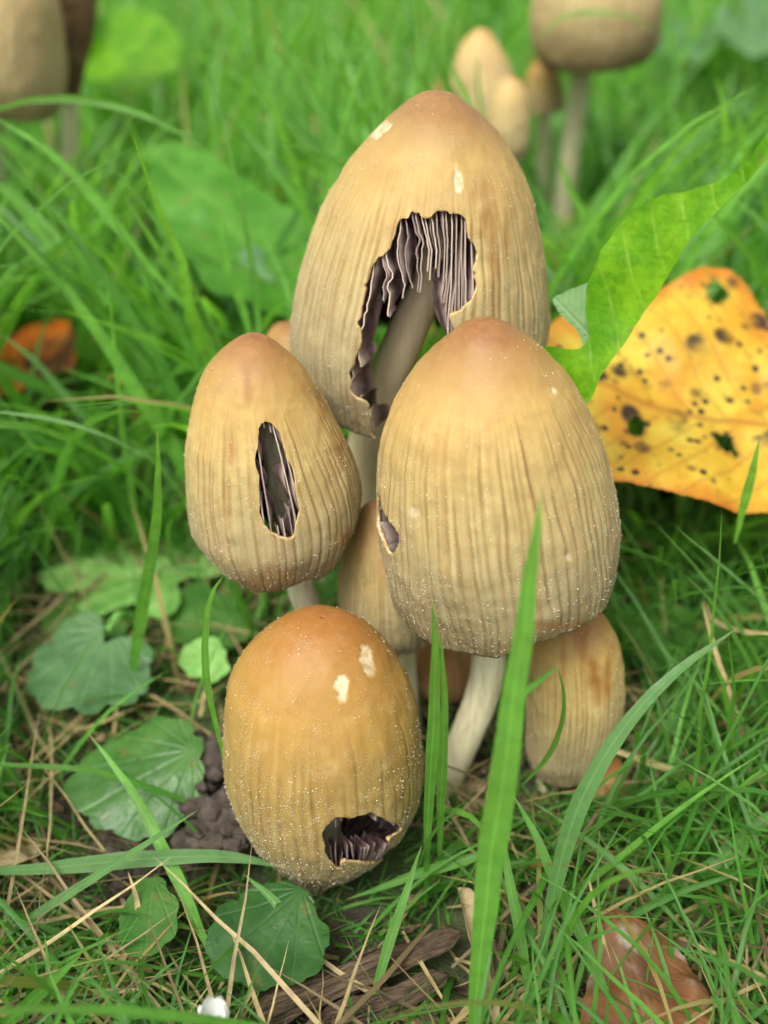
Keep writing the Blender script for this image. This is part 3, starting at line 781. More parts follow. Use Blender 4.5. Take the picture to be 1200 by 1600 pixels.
# ------------------------------------------------------------------ broad leaves
def leaf(name, label, cat, outline, plane, mid, mat, holes=(), cup=0.0, wave=0.1, wscale=0.6, arch=0.0, res=46, nveins=7, seed=0, group=None,
         ragged=0.025, fold=0.0, pinnate=True, smooth=3, petiole=None, tooth=None, bruises=()):
    """outline in photo pixels laid on the plane through three points (px, py, Y); curl is then added in depth"""
    p0, p1, p2 = [P(*q) for q in plane]
    nrm = np.cross(p1 - p0, p2 - p0); nrm /= np.linalg.norm(nrm)
    if nrm @ (CAM - p0) < 0: nrm = -nrm
    def onpl(px, py):
        d = P(px, py, 10.0) - CAM
        return CAM + d * ((p0 - CAM) @ nrm / (d @ nrm))
    a, b = onpl(*mid[0]), onpl(*mid[1])
    eu = (b - a); Lm = np.linalg.norm(eu); eu /= Lm
    ew = np.cross(nrm, eu)
    def loc(q):
        w = np.array([onpl(*k) for k in q]) - a
        return np.stack([w @ eu, w @ ew], 1)
    ol = loc(outline)
    ol = smooth_loop(ol, smooth) if smooth > 1 else ol
    lo, hi = ol.min(0) - 0.03, ol.max(0) + 0.03
    res = int(res * 2.2) if res < 100 and plane[0][2] < 16 else res
    sz = (hi - lo).max() / res
    nu, nw = int((hi[0] - lo[0]) / sz) + 2, int((hi[1] - lo[1]) / sz) + 2
    uu, ww = np.meshgrid(lo[0] + np.arange(nu) * sz, lo[1] + np.arange(nw) * sz, indexing='ij')
    q = np.stack([uu.ravel(), ww.ravel()], 1)
    q3 = np.column_stack([q, np.full(len(q), seed * 3.7)])
    rim = poly_sd(q, ol)
    s = rim + (ragged * noise(q3, 4.0, seed + 1, 3) if ragged else 0)
    if tooth: s = s + tooth[0] * (np.abs(((q[:, 0] / tooth[1]) % 1) - .5) * 2 - .5)
    dec = np.zeros(len(q))
    for h in holes:
        hp = smooth_loop(loc(h), 4)
        hd = poly_sd(q, hp) + 0.07 * noise(q3, 6.0, seed + 8, 3)
        dec = np.maximum(dec, np.clip(1.0 + (hd - 0.02) / 0.09, 0, 1)); s = np.minimum(s, -hd)
    for (bx, by, br) in bruises:
        bq = loc([(bx, by)])[0]
        dec = np.maximum(dec, np.clip((br - np.hypot(q[:, 0] - bq[0], q[:, 1] - bq[1]) + 0.35 * br * noise(q3, 5.0, seed + 11, 3)) / (0.35 * br), 0, 1) * 0.9)
    W = np.abs(ol[:, 1]).max()
    # veins
    vein = np.clip(1 - np.abs(q[:, 1]) / (0.028 * W + 0.012), 0, 1)
    if pinnate:
        slope = 0.75
        ph = (q[:, 0] - slope * np.abs(q[:, 1]) - 0.12 * np.abs(q[:, 1]) ** 2 / W) / Lm * nveins + 0.3 * (q[:, 1] > 0) + 0.06 * noise(q3, 2, seed, 2)
        d = np.abs((ph + .5) % 1 - .5) * Lm / nveins
        vein = np.maximum(vein, 0.7 * np.clip(1 - d / (0.014 * W + 0.010), 0, 1))
    else:
        an = np.arctan2(q[:, 1], q[:, 0] + 0.02 * Lm); d = np.abs((an * nveins / math.pi + .5) % 1 - .5) * math.pi / nveins * np.hypot(q[:, 0], q[:, 1])
        vein = np.maximum(vein, 0.8 * np.clip(1 - d / (0.02 * W + 0.008), 0, 1))
    z = cup * (q[:, 1] / W) ** 2 + wave * noise(q3, wscale, seed + 2, 2) + arch * (q[:, 0] / Lm - 0.5) ** 2 * 4 - 0.007 * vein
    z += fold * np.abs(q[:, 1]) / W + 0.02 * noise(q3, 3.0, seed + 5, 2)
    pos = a + q[:, :1] * eu + q[:, 1:] * ew + z[:, None] * nrm
    A = np.column_stack([pos, q[:, 0] / Lm, q[:, 1] / W, rim, vein, dec])
    i, j = np.meshgrid(np.arange(nu - 1), np.arange(nw - 1), indexing='ij')
    k = (i * nw + j).ravel()
    B, ff = clip(A, np.stack([k, k + nw, k + nw + 1, k + 1], 1), s)
    base = a.copy()
    o = mesh_obj(name, B[:, :3], ff, mat, None, {'along': B[:, 3], 'across': B[:, 4], 'rim': B[:, 5], 'vein': B[:, 6], 'decay': B[:, 7]}, origin=base)
    o.location = Vector(base * S)
    tag(o, label, cat, group)
    if petiole:
        pts = [a + 0.02 * nrm] + [P(*t) if len(t) == 3 else G(*t) for t in petiole]
        path = smooth_loop(np.array(pts), 6, closed=False)
        sv, sf, su = tube(path, np.full(len(path), 0.055), 10)
        mesh_obj('petiole', sv, sf, LEAF_PALE, o, {'along': su, 'across': su, 'rim': su, 'vein': 0 * su}, origin=base)
    return o

def scallop(cx, cy, rx, ry, rot=0, n=11, amp=0.07, notch=None, seed=0):
    rg = np.random.default_rng(seed); out = []
    ph = rg.uniform(0, 6)
    for k in range(n * 8):
        a = k / (n * 8) * 2 * math.pi
        r = 1 - amp + amp * abs(math.sin(a * n / 2 + ph)) ** 0.6 * 2 - amp
        r *= 1 + 0.07 * math.sin(2 * a + ph) + 0.06 * math.sin(3 * a + 2 * ph) + 0.03 * math.sin(7 * a + 3 * ph) + rg.normal(0, .008)
        if notch is not None:
            d = (a - math.radians(notch) + math.pi) % (2 * math.pi) - math.pi
            r *= 1 - 0.62 * math.exp(-(d / 0.28) ** 2)
        x, y = rx * r * math.cos(a), ry * r * math.sin(a)
        c, s_ = math.cos(math.radians(rot)), math.sin(math.radians(rot))
        out.append((cx + x * c - y * s_, cy + x * s_ + y * c))
    return out

LG = 'fallen autumn leaves'
leaf('autumn_leaf', 'yellow autumn leaf with black spots and holes lying behind the upright green leaf', 'fallen leaf',
     [(850, 520), (880, 492), (915, 500), (960, 486), (1010, 474), (1050, 458), (1098, 441), (1130, 444), (1160, 462), (1190, 500), (1235, 560), (1300, 640), (1330, 720), (1290, 785), (1230, 800),
      (1190, 797), (1150, 796), (1110, 790), (1075, 783), (1040, 771), (1000, 762), (960, 756), (925, 748), (880, 730), (850, 690), (835, 600)],
     [(900, 740, 13.6), (1200, 790, 13.2), (1100, 445, 17.5)], ((1330, 690), (850, 590)), LEAF_YELLOW,
     holes=[[(1100, 466), (1112, 458), (1126, 468), (1128, 484), (1112, 490), (1098, 482)], [(982, 652), (996, 644), (1010, 652), (1010, 668), (994, 676), (982, 668)],
            [(1120, 676), (1140, 672), (1160, 690), (1162, 702), (1142, 700), (1124, 690)]],
     bruises=[(1003, 694, 0.16), (975, 688, 0.08), (1080, 735, 0.07), (1160, 520, 0.07), (1020, 620, 0.05), (1185, 600, 0.10), (960, 600, .06)],
     wave=0.22, wscale=0.7, cup=0.3, res=120, nveins=8, seed=2, ragged=0.03, group=LG, tooth=(0.02, 0.11))
leaf('autumn_leaf', 'orange red fallen leaf with dark blotches among grass blades', 'fallen leaf',
     [(-60, 560), (-20, 530), (20, 520), (60, 506), (100, 502), (118, 520), (120, 560), (112, 580), (70, 584), (30, 606), (-10, 615), (-50, 600)],
     [(0, 600, 19.0), (118, 570, 19.0), (60, 505, 21)], ((-60, 580), (120, 540)), LEAF_ORANGE, wave=0.2, seed=5, res=50, ragged=.05, group=LG)
leaf('autumn_leaf', 'rotting brown leaf with whitish mould low among the grass stems', 'fallen leaf',
     [(925, 1470), (935, 1440), (965, 1428), (1000, 1436), (1040, 1445), (1070, 1470), (1095, 1510), (1115, 1555), (1118, 1600), (1090, 1640), (1020, 1650), (950, 1640), (912, 1600), (915, 1530)],
     [(930, 1600, 7.2), (1110, 1600, 7.2), (1000, 1430, 8.6)], ((960, 1435), (1040, 1650)), LEAF_BROWN, cup=-0.22, wave=0.2, wscale=1.5, seed=8, res=70, ragged=.05, group=LG)
leaf('autumn_leaf', 'curled tan dry leaf standing beside the wide foreground blade', 'fallen leaf',
     [(705, 1398), (720, 1402), (738, 1440), (752, 1490), (762, 1540), (775, 1600), (750, 1590), (732, 1560), (715, 1500), (703, 1450)],
     [(705, 1400, 8.7), (770, 1600, 6.9), (735, 1440, 8.4)], ((710, 1398), (770, 1600)), LEAF_TAN, fold=0.25, wave=.08, seed=9, res=50, group=LG)
leaf('autumn_leaf', 'grey brown dead leaf flat on the straw near the bluish horizontal blade', 'fallen leaf',
     [(-30, 1320), (10, 1305), (50, 1310), (68, 1325), (50, 1345), (10, 1352), (-25, 1345)],
     [(0, 1345, 9.6), (60, 1340, 9.6), (20, 1308, 10.2)], ((-30, 1335), (68, 1325)), LEAF_TAN, wave=.1, seed=10, res=30, group=LG)

# the upright dandelion leaf: curved blade and its turned back lobe
up = empty('dandelion_leaf', G(919, 700), 'tall bright green toothed leaf rising beside the big cap, lobe curled back', 'leaf')
def reparent(o, root, name):
    for k in ('label', 'category', 'group'):
        if k in o: del o[k]
    o.name = name
    o.location = Vector(o.location) - root.location
    o.parent = root
b1 = leaf('blade', None, None, [(919, 648), (938, 606), (958, 563), (1009, 481), (1060, 410), (1106, 348), (1152, 302), (1200, 256), (1260, 190), (1290, 130), (1240, 175), (1200, 222), (1178, 252), (1132, 282), (1075, 302), (1050, 306),
      (1019, 318), (993, 343), (968, 379), (952, 410), (934, 451), (927, 492), (928, 528), (906, 545), (865, 540), (846, 556), (862, 578), (896, 591), (906, 612), (911, 632)],
     [(919, 648, 12.4), (1200, 240, 12.0), (930, 460, 12.9)], ((917, 640), (1230, 215)), LEAF_BRIGHT, wave=0.10, wscale=.8, cup=0.25, arch=0.12, res=110, nveins=8, seed=12, ragged=.02)
reparent(b1, up, 'blade')
b2 = leaf('curled_lobe', None, None, [(862, 468), (880, 456), (896, 450), (928, 444), (930, 490), (929, 526), (911, 541), (898, 515), (880, 500)],
     [(865, 468, 13.2), (930, 446, 13.0), (912, 541, 12.7)], ((925, 530), (866, 466)), LEAF_UNDER, wave=.05, seed=13, res=40)
reparent(b2, up, 'curled_lobe'); b2['label'] = 'pale underside of the curled lobe'

LV = 'low broad leaves in the turf'
leaf('broad_leaf', 'large blurred green leaf standing behind the slotted cap', 'leaf',
     [(230, 250), (262, 230), (300, 236), (350, 268), (400, 300), (440, 325), (480, 345), (500, 400), (490, 470), (440, 492), (380, 480), (330, 488), (300, 440), (262, 400), (240, 330)],
     [(260, 400, 19.5), (470, 480, 18.5), (350, 260, 22.5)], ((490, 460), (240, 250)), LEAF_MID, wave=.3, cup=.4, seed=15, res=50, group=LV)
leaf('broad_leaf', 'lobed light green leaf lying flat above the rounded bluish leaf', 'leaf',
     [(60, 890), (75, 868), (105, 862), (128, 836), (160, 842), (175, 822), (215, 832), (240, 846), (300, 846), (330, 862), (352, 890), (330, 900), (290, 905), (275, 920), (285, 945), (262, 966), (238, 968), (210, 945), (170, 952), (128, 974), (118, 950), (140, 930),
      (110, 922), (70, 920)],
     [(60, 920, 15.1), (330, 910, 15.0), (180, 840, 16.8)], ((340, 890), (60, 900)), LEAF_PALE, wave=.12, seed=16, res=80, ragged=.04, group=LV, smooth=2)
leaf('broad_leaf', 'rounded bluish scalloped leaf low on the turf below the light lobed leaf', 'leaf',
     scallop(140, 1034, 100, 82, 0, 10, .06, notch=-60, seed=1), [(45, 1080, 12.2), (235, 1080, 12.2), (140, 955, 13.6)], ((170, 985), (120, 1105)), LEAF_BLUE, wave=.08, cup=-.12, seed=17, res=70, pinnate=False, nveins=9, group=LV, petiole=[(190, 960, 13.4), (230, 990)])
leaf('broad_leaf', 'dull green scalloped leaf half beneath the light lobed leaf', 'leaf',
     scallop(135, 968, 72, 40, 0, 9, .06, seed=2), [(65, 980, 14.1), (200, 980, 14.1), (130, 935, 14.9)], ((200, 975), (70, 965)), LEAF_DARK, wave=.08, seed=18, res=50, pinnate=False, nveins=8, group=LV)
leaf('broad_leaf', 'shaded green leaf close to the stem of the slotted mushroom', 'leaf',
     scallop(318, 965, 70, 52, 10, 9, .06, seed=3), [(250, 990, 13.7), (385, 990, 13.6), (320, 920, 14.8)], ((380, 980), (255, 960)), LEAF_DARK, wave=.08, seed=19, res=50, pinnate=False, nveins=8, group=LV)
leaf('broad_leaf', 'small yellowish green leaf beside the thin upright blade', 'leaf',
     scallop(320, 1030, 42, 34, 0, 8, .05, seed=4), [(280, 1050, 12.6), (360, 1050, 12.5), (320, 1000, 13.2)], ((358, 1020), (285, 1035)), LEAF_PALE, wave=.06, seed=20, res=40, pinnate=False, nveins=7, group=LV)
leaf('broad_leaf', 'broad dull green scalloped leaf next to the grey soil cast', 'leaf',
     scallop(218, 1215, 122, 84, -25, 12, .05, seed=5), [(110, 1290, 10.1), (330, 1250, 10.4), (270, 1130, 11.5)], ((300, 1180), (120, 1270)), LEAF_DARK, wave=.10, cup=-.15, seed=21, res=70, pinnate=False, nveins=8, group=LV)
leaf('broad_leaf', 'deep green leaf with painted shade under the lowest mushroom', 'leaf',
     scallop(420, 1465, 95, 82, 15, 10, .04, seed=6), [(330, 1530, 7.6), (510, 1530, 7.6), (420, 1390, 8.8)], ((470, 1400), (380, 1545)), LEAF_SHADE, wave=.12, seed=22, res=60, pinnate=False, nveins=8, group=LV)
leaf('broad_leaf', 'small mid green leaf among dry straws in front of the deep green leaf', 'leaf',
     scallop(232, 1440, 48, 60, 10, 8, .04, seed=7), [(185, 1480, 8.0), (280, 1480, 8.0), (230, 1385, 8.9)], ((240, 1385), (225, 1500)), LEAF_DARK, wave=.1, seed=23, res=40, pinnate=False, nveins=8, group=LV)
leaf('broad_leaf', 'flat dull green leaf at the frame edge crossed by pale straws', 'leaf',
     scallop(1165, 1048, 78, 52, 0, 9, .04, seed=8), [(1095, 1085, 12.1), (1235, 1085, 12.1), (1165, 1000, 13.3)], ((1240, 1060), (1095, 1040)), LEAF_DARK, wave=.08, seed=24, res=50, pinnate=False, nveins=8, group=LV)
leaf('broad_leaf', 'mottled green leaf in the grass behind the drooping buff mushroom', 'leaf',
     scallop(1028, 990, 62, 52, 10, 8, .05, seed=9), [(970, 1030, 12.9), (1085, 1030, 12.9), (1030, 940, 14.3)], ((1075, 1020), (975, 965)), LEAF_DARK, wave=.1, seed=25, res=50, pinnate=False, nveins=8, group=LV)
leaf('broad_leaf', 'vivid green blurred leaf beside the dark brown mushroom', 'leaf',
     [(120, 70), (140, 40), (190, 20), (250, 25), (280, 60), (275, 110), (240, 132), (190, 140), (140, 128), (118, 100)],
     [(120, 120, 28.0), (280, 120, 28.0), (200, 20, 31)], ((120, 100), (280, 60)), LEAF_BRIGHT, wave=.2, seed=26, res=36, group=LV)
leaf('broad_leaf', 'vivid green blurred leaf tip above the other vivid leaf', 'leaf',
     [(70, -40), (120, -50), (150, -10), (140, 30), (112, 52), (85, 20)], [(70, 30, 29.0), (150, 30, 29.0), (110, -40, 31)], ((70, -40), (120, 50)), LEAF_BRIGHT, wave=.2, seed=27, res=30, group=LV)
for k, (cx, cy, rx, ry, Y, lb) in enumerate([(1075, 60, 62, 40, 36, 'bluish blurred leaf beside the round drab mushroom'),
        (1175, 40, 60, 50, 34, 'bluish blurred leaf at the corner above the tall toothed leaf'), (955, 185, 45, 36, 34, 'bluish blurred leaf beside the long stem'),
        (1160, 165, 50, 24, 33, 'bluish blurred leaf above the tip of the tall toothed leaf'), (1090, 385, 80, 40, 21, 'pale blurred leaf between the tall toothed leaf and yellow leaf'),
        (380, 440, 55, 50, 18.5, 'grey green blurred leaf below the large blurred leaf')]):
    leaf('broad_leaf', lb, 'leaf', scallop(cx, cy, rx, ry, k * 17, 9, .05, seed=30 + k), [(cx - rx, cy + ry, Y), (cx + rx, cy + ry, Y), (cx, cy - ry, Y * 1.10)],
         ((cx - rx, cy), (cx + rx, cy)), LEAF_BLUE if k != 4 else LEAF_PALE, wave=.2, seed=40 + k, res=30, group=LV)

# ------------------------------------------------------------------ soil cast, twigs, flower
def soil_cast(name, label, spots, seed):
    rg = np.random.default_rng(seed)
    import bmesh
    bm = bmesh.new(); bmesh.ops.create_icosphere(bm, subdivisions=3, radius=1.0)
    bv = np.array([v.co[:] for v in bm.verts]); bf = np.array([[v.index for v in f.verts] for f in bm.faces]); bm.free()
    V, Fc = [], []
    for q, (px, py, z, r) in enumerate(spots):
        c = G(px, py, z)
        v = bv * r * rg.uniform(.8, 1.2, 3)
        v = v * (1 + 0.34 * noise(bv, 2.0, seed + q, 4) - 0.12 * np.abs(noise(bv, 5.0, seed + q + 50, 2)))[:, None] + c
        V.append(v); Fc.append(bf + q * len(bv))
    V = np.vstack(V)
    base = G(spots[0][0], spots[0][1], 0)
    o = mesh_obj(name, V, np.vstack(Fc), m_clod(), origin=base); o.location = Vector(base * S)
    return tag(o, label, 'soil')
rg = np.random.default_rng(5)
sp = [(330, 1200, .3, .40), (300, 1170, .25, .3), (350, 1280, .3, .36), (390, 1310, .2, .3), (320, 1310, .2, .3)]
for k in range(110):
    sp.append((rg.uniform(282, 400), rg.uniform(1140, 1325), rg.uniform(.22, .60), rg.uniform(.06, .16)))
soil_cast('soil_cast', 'lumpy grey brown worm cast of soil beside the lowest mushroom', sp, 3)
sp = [(rg.uniform(175, 245), rg.uniform(1345, 1400), rg.uniform(0, .25), rg.uniform(.12, .22)) for k in range(12)]
soil_cast('soil_cast', 'small dark soil crumb heap under the broad horizontal blade', sp, 4)

def twig(label, pts, r0, r1, seed, flat=0.6, name='twig'):
    path = smooth_loop(np.array([G(a, b, z) for a, b, z in pts]), 12, closed=False)
    rr = np.linspace(r0, r1, len(path))
    sv, sf, su = tube(path, rr, 36, 0, seed)
    c = np.repeat(path, 36, 0); d = sv - c
    an = np.tile(np.arange(36) / 36 * 2 * math.pi, len(path))
    q = np.column_stack([np.cos(an) * 3.2, np.sin(an) * 3.2, su * 2.5])
    ridge = noise(q, 1.6, seed, 3); lump = noise(sv, 2.2, seed + 3, 3); split = np.clip(noise(q * [1, 1, .4], 2.4, seed + 6, 1) - .25, 0, 1)
    d = d * (1 + 0.30 * ridge + 0.30 * lump - 0.5 * split)[:, None]
    d[:, 2] *= flat
    e = np.clip(np.minimum(su, 1 - su) * 14 + 0.4 * noise(q, 3, seed + 9, 1), 0.15, 1)
    sv = c + d * e[:, None]
    o = mesh_obj(name, sv, sf, BARK, None, {'along': su, 'ringx': q[:, 0] * 2, 'ringy': q[:, 1] * 2}, origin=path[0]); o.location = Vector(path[0] * S)
    return tag(o, label, 'twig', 'dead twigs in the turf')
twig('thick weathered twig lying across the soil below the lowest mushroom', [(395, 1590, .15), (480, 1555, .2), (560, 1520, .24), (640, 1490, .22), (722, 1458, .2)], .21, .13, 1)
twig('short bark fragment next to the thick weathered twig', [(500, 1600, .1), (570, 1578, .15), (630, 1556, .18), (700, 1522, .15)], .2, .12, 2)
twig('dark twig lying beneath the rusty little mushroom', [(800, 1400, .15), (900, 1385, .2), (1000, 1370, .2), (1110, 1330, .15), (1230, 1280, .1)], .12, .09, 3)
twig('pale broken twig end poking out beside the tallest cap', [(424, 380, 3.6), (450, 388, 3.5), (490, 400, 3.3), (560, 430, 2.0)], .10, .08, 4)

# a small white flower bud, nearly out of frame
fb = P(335, 1592, 6.8)
fl = empty('flower_bud', fb - np.array([0, 0, 1.2]), 'small blurred white flower bud at the lower frame edge', 'flower')
base_f = fb - np.array([0, 0, 1.2])
for k in range(6):
    a = k / 6 * 2 * math.pi
    dx = np.array([math.cos(a), math.sin(a), 0]); sd_ = np.array([-math.sin(a), math.cos(a), 0])
    V = []
    for q in range(6):
        t = q / 5; w = 0.09 * math.sin(math.pi * (0.12 + 0.85 * t))
        c = fb + dx * (0.05 + 0.09 * math.sin(t * 2.4)) + np.array([0, 0, -.12 + 0.36 * t])
        V += [c - sd_ * w, c + dx * .03, c + sd_ * w]
    ff = [(q * 3 + m, q * 3 + m + 1, q * 3 + m + 4, q * 3 + m + 3) for q in range(5) for m in (0, 1)]
    mesh_obj('petal', V, ff, PETAL, fl, origin=base_f)
sv, sf, su = tube(smooth_loop([fb - [0, 0, 1.5], fb - [0.03, 0, .8], fb - [0, 0, .15]], 5, closed=False), np.r_[np.full(6, .05), np.linspace(.06, .2, 5)], 10)
mesh_obj('stalk', sv, sf, LEAF_DARK, fl, {'along': su, 'across': su, 'rim': su, 'vein': 0 * su}, origin=base_f)

# ------------------------------------------------------------------ grass
def ribbon(path, width, side, fold=0.25, flat=False):
    """blade with a folded midrib, pointed at the end; path root -> tip"""
    n = len(path); u = np.linspace(0, 1, n)
    prof = np.clip(np.minimum(0.22 + 1.9 * u, 1.0) * (1 - u ** 2.6) ** 0.9, 0.015, 1)
    if flat: prof = np.clip(np.minimum(0.7 + u, 1) * np.clip((1 - u) / 0.3, 0, 1) ** .6, 0.05, 1)
    w = width * prof / 2
    t = np.gradient(path, axis=0); t /= np.linalg.norm(t, axis=1)[:, None] + 1e-12
    sd_ = side - t * np.sum(side * t, axis=1)[:, None]; sd_ /= np.linalg.norm(sd_, axis=1)[:, None] + 1e-12
    nr = np.cross(t, sd_)
    L = path - sd_ * w[:, None] + nr * (w * fold)[:, None]
    R = path + sd_ * w[:, None] + nr * (w * fold)[:, None]
    V = np.stack([L, path, R], 1).reshape(-1, 3)
    k = np.arange(n - 1)[:, None] * 3 + np.arange(2)[None]
    Fq = np.stack([k, k + 1, k + 4, k + 3], -1).reshape(-1, 4)
    return V, Fq, np.repeat(u, 3), np.tile([-1., 0, 1.], n)

BLADES = []
def blade(label, pts, width_px, Y0=None, Y1=None, mat=None, tint=0.5, dry=0.0, twist=0.0, name='grass_blade', flat=False, group='single grass blades around the clump', seed=0):
    """pts root -> tip in photo pixels; Y0 None = rooted in the ground"""
    g0 = G(pts[0][0], pts[0][1], 0.0)
    if Y0 is None: Y0 = g0[1] - CAM[1]
    if Y1 is None: Y1 = Y0
    q = smooth_loop(np.array(pts, float), 8, closed=False)
    d = np.concatenate([[0], np.cumsum(np.linalg.norm(np.diff(q, axis=0), axis=1))]); d /= d[-1]
    path = np.array([P(x, y, Y0 + (Y1 - Y0) * t) for (x, y), t in zip(q, d)])
    dist = np.linalg.norm(path.mean(0) - CAM)
    w = 0.86 * width_px * dist / F
    view = path - CAM; view /= np.linalg.norm(view, axis=1)[:, None]
    t = np.gradient(path, axis=0)
    side = np.cross(t, view); side /= np.linalg.norm(side, axis=1)[:, None] + 1e-12
    nr = np.cross(side, t / (np.linalg.norm(t, axis=1)[:, None] + 1e-12))
    ang = twist * np.linspace(-1, 1, len(path)) + 0.35 * math.sin(seed * 3.1)
    side = side * np.cos(ang)[:, None] + nr * np.sin(ang)[:, None]
    V, Fq, u, ac = ribbon(path, w * 1.08, side, 0.3, flat)
    V = V + 0.014 * np.stack([noise(V, 1.6, seed + k, 3) for k in range(3)], 1)
    o = mesh_obj(name, V, Fq, mat or GRASS, None, {'along': u, 'across': ac, 'tint': np.full(len(V), tint), 'dry': np.clip((u - 0.93) * 8, 0, .6) + dry}, origin=path[0])
    o.location = Vector(path[0] * S)
    tag(o, label, 'grass blade' if name == 'grass_blade' else 'straw', group)
    return o

blade('wide soft green blade standing in front of the big cap, its tip across the cap', [(735, 1680), (745, 1560), (760, 1400), (785, 1220), (808, 1060), (830, 900), (846, 770)], 52, None, 8.0, tint=.55, seed=1)
blade('upright dark blade between the lowest mushroom and the curved stem', [(664, 1420), (668, 1300), (674, 1180), (680, 1080), (681, 1000), (676, 932)], 24, None, 9.0, tint=.35, seed=2)
blade('upright narrow blade touching its darker twin beside the curved stem', [(686, 1390), (688, 1280), (692, 1180), (694, 1080), (690, 985)], 18, None, 9.5, tint=.5, seed=3)
blade('long bluish blade arching over in front of the drooping buff mushroom', [(845, 1540), (852, 1460), (872, 1370), (900, 1270), (945, 1180), (1005, 1100), (1075, 1035), (1148, 983)], 33, None, 9.6, mat=GRASS_BLUE, tint=.5, seed=4)
blade('bright broad blade standing upright above the rounded bluish leaf', [(203, 1100), (208, 1045), (222, 955), (238, 865), (247, 770), (246, 668)], 24, None, 11.2, tint=.75, seed=5)
blade('thin upright blade leaning on the edge of the lowest mushroom', [(358, 1210), (338, 1140), (323, 1050), (322, 970), (332, 925), (348, 900)], 14, 9.6, 9.8, tint=.55, seed=6)
blade('broad horizontal blade crossing from the frame edge below the soil cast', [(-60, 1362), (60, 1358), (180, 1347), (290, 1338), (380, 1342), (436, 1354)], 30, 9.0, 9.0, tint=.4, mat=GRASS_BLUE, seed=7)
blade('pale translucent blade slanting over the broad scalloped leaf', [(345, 1520), (310, 1450), (275, 1370), (240, 1300), (195, 1220), (136, 1142)], 24, None, 10.2, tint=.95, seed=8)
blade('slender dark blade lying across the broad scalloped leaf', [(358, 1266), (290, 1250), (220, 1226), (130, 1203), (0, 1194), (-60, 1196)], 13, 10.4, 10.0, tint=.3, seed=9)
blade('thin light blade reaching in over the grass toward the slotted cap', [(-40, 640), (40, 648), (110, 662), (180, 688), (240, 720)], 9, 13.5, 13.6, mat=GRASS_BLUE, tint=.9, seed=10)
blade('diagonal blade rising under the broad horizontal blade', [(-40, 1500), (40, 1440), (130, 1382), (220, 1325), (310, 1265)], 17, None, 9.0, tint=.5, mat=GRASS_BLUE, seed=11)
blade('dark diagonal blade at the lower corner over dry straws', [(-60, 1660), (20, 1590), (80, 1535), (126, 1490)], 22, None, 7.4, tint=.55, seed=12)
blade('thin light straight blade crossing below the yellow leaf', [(1230, 972), (1170, 920), (1110, 868), (1054, 820)], 6, 12.0, 12.0, mat=GRASS_BLUE, tint=1., seed=13)
blade('slim blade rising from the lower edge beside the wide soft blade', [(842, 1640), (826, 1540), (806, 1430), (790, 1340), (780, 1270)], 20, None, 9.0, tint=.6, seed=14)
blade('long straight blade slanting down past the arching bluish blade', [(985, 1640), (930, 1510), (880, 1400), (840, 1310), (800, 1240)], 22, None, 9.4, tint=.45, seed=15)
blade('small curved dark blade against the drooping buff mushroom', [(816, 1228), (846, 1196), (872, 1150), (882, 1095), (870, 1040)], 11, 10.2, 10.1, tint=.2, seed=16)
blade('short blade bending across the hollow of the drooping buff mushroom', [(790, 1110), (820, 1080), (850, 1056), (872, 1040)], 13, 10.2, 10.2, tint=.3, seed=17)
blade('yellow green blade standing in front of the yellow leaf at the frame edge', [(1148, 850), (1162, 790), (1176, 735), (1188, 684)], 17, 12.6, 12.4, tint=.95, seed=18)
blade('curved pale blade arching in the blurred lawn behind the slotted cap', [(500, 420), (475, 320), (448, 230), (420, 160), (385, 128)], 15, 20.0, 19.0, tint=1., seed=19)
blade('long thin bright blade running down the right hand grass', [(1230, 1450), (1190, 1340), (1150, 1230), (1115, 1130), (1088, 1040)], 9, None, 10.4, mat=GRASS_BLUE, tint=.9, seed=20)
blade('broad shaded blade entering from the frame edge above the dark twig', [(1260, 1240), (1190, 1285), (1130, 1340), (1060, 1385), (960, 1440)], 34, 9.7, 8.9, tint=.3, seed=21)
blade('light straight blade crossing the lower grass to the rotting leaf', [(1090, 1480), (1020, 1400), (960, 1345), (900, 1300), (830, 1250)], 14, None, 9.4, mat=GRASS_BLUE, tint=.9, seed=22)
blade('flat blade tip lying below the gap of the lowest mushroom', [(790, 1330), (720, 1345), (640, 1370), (540, 1405)], 22, 9.0, 9.0, tint=.35, seed=23)
blade('curved blade under the lowest mushroom tip', [(520, 1560), (480, 1480), (430, 1410), (380, 1365)], 22, None, 8.9, tint=.3, seed=24)
blade('pair member blade rising toward the edge of the lowest mushroom', [(575, 1600), (600, 1500), (630, 1410), (660, 1320)], 20, None, 8.8, tint=.45, seed=25)
blade('faint long blade running over the dark corner mushroom and vivid leaf', [(-30, 180), (60, 155), (160, 160), (260, 195), (360, 260)], 14, 19.0, 18.5, tint=.6, seed=26)
blade('thick blurred blade sloping down from the buff corner mushroom', [(290, 480), (220, 400), (150, 310), (80, 240), (-20, 175)], 22, 17.5, 18.0, tint=.8, seed=27)
blade('thin blade leaning over the straw beside the orange leaf', [(180, 720), (120, 640), (60, 570), (0, 520)], 14, 16.5, 16.5, tint=.8, mat=GRASS_BLUE, seed=28)
blade('tall blade in the lawn behind, crossing the large blurred leaf', [(400, 560), (380, 480), (352, 400), (338, 310)], 17, 17.0, 17.2, tint=.75, seed=29)
blade('straight pale blade standing near the long stem in the far grass', [(895, 420), (930, 360), (970, 280), (1010, 190)], 15, 21.0, 21.0, tint=.9, seed=30)
blade('leaning light blade between the tallest cap and the toothed leaf', [(960, 430), (920, 350), (890, 290), (870, 240)], 15, 19.0, 19.2, tint=.95, seed=31)
blade('upright blade against the pale pointed mushroom', [(760, 240), (752, 180), (746, 120), (748, 80)], 7, 24.0, 24.0, tint=.5, seed=32)
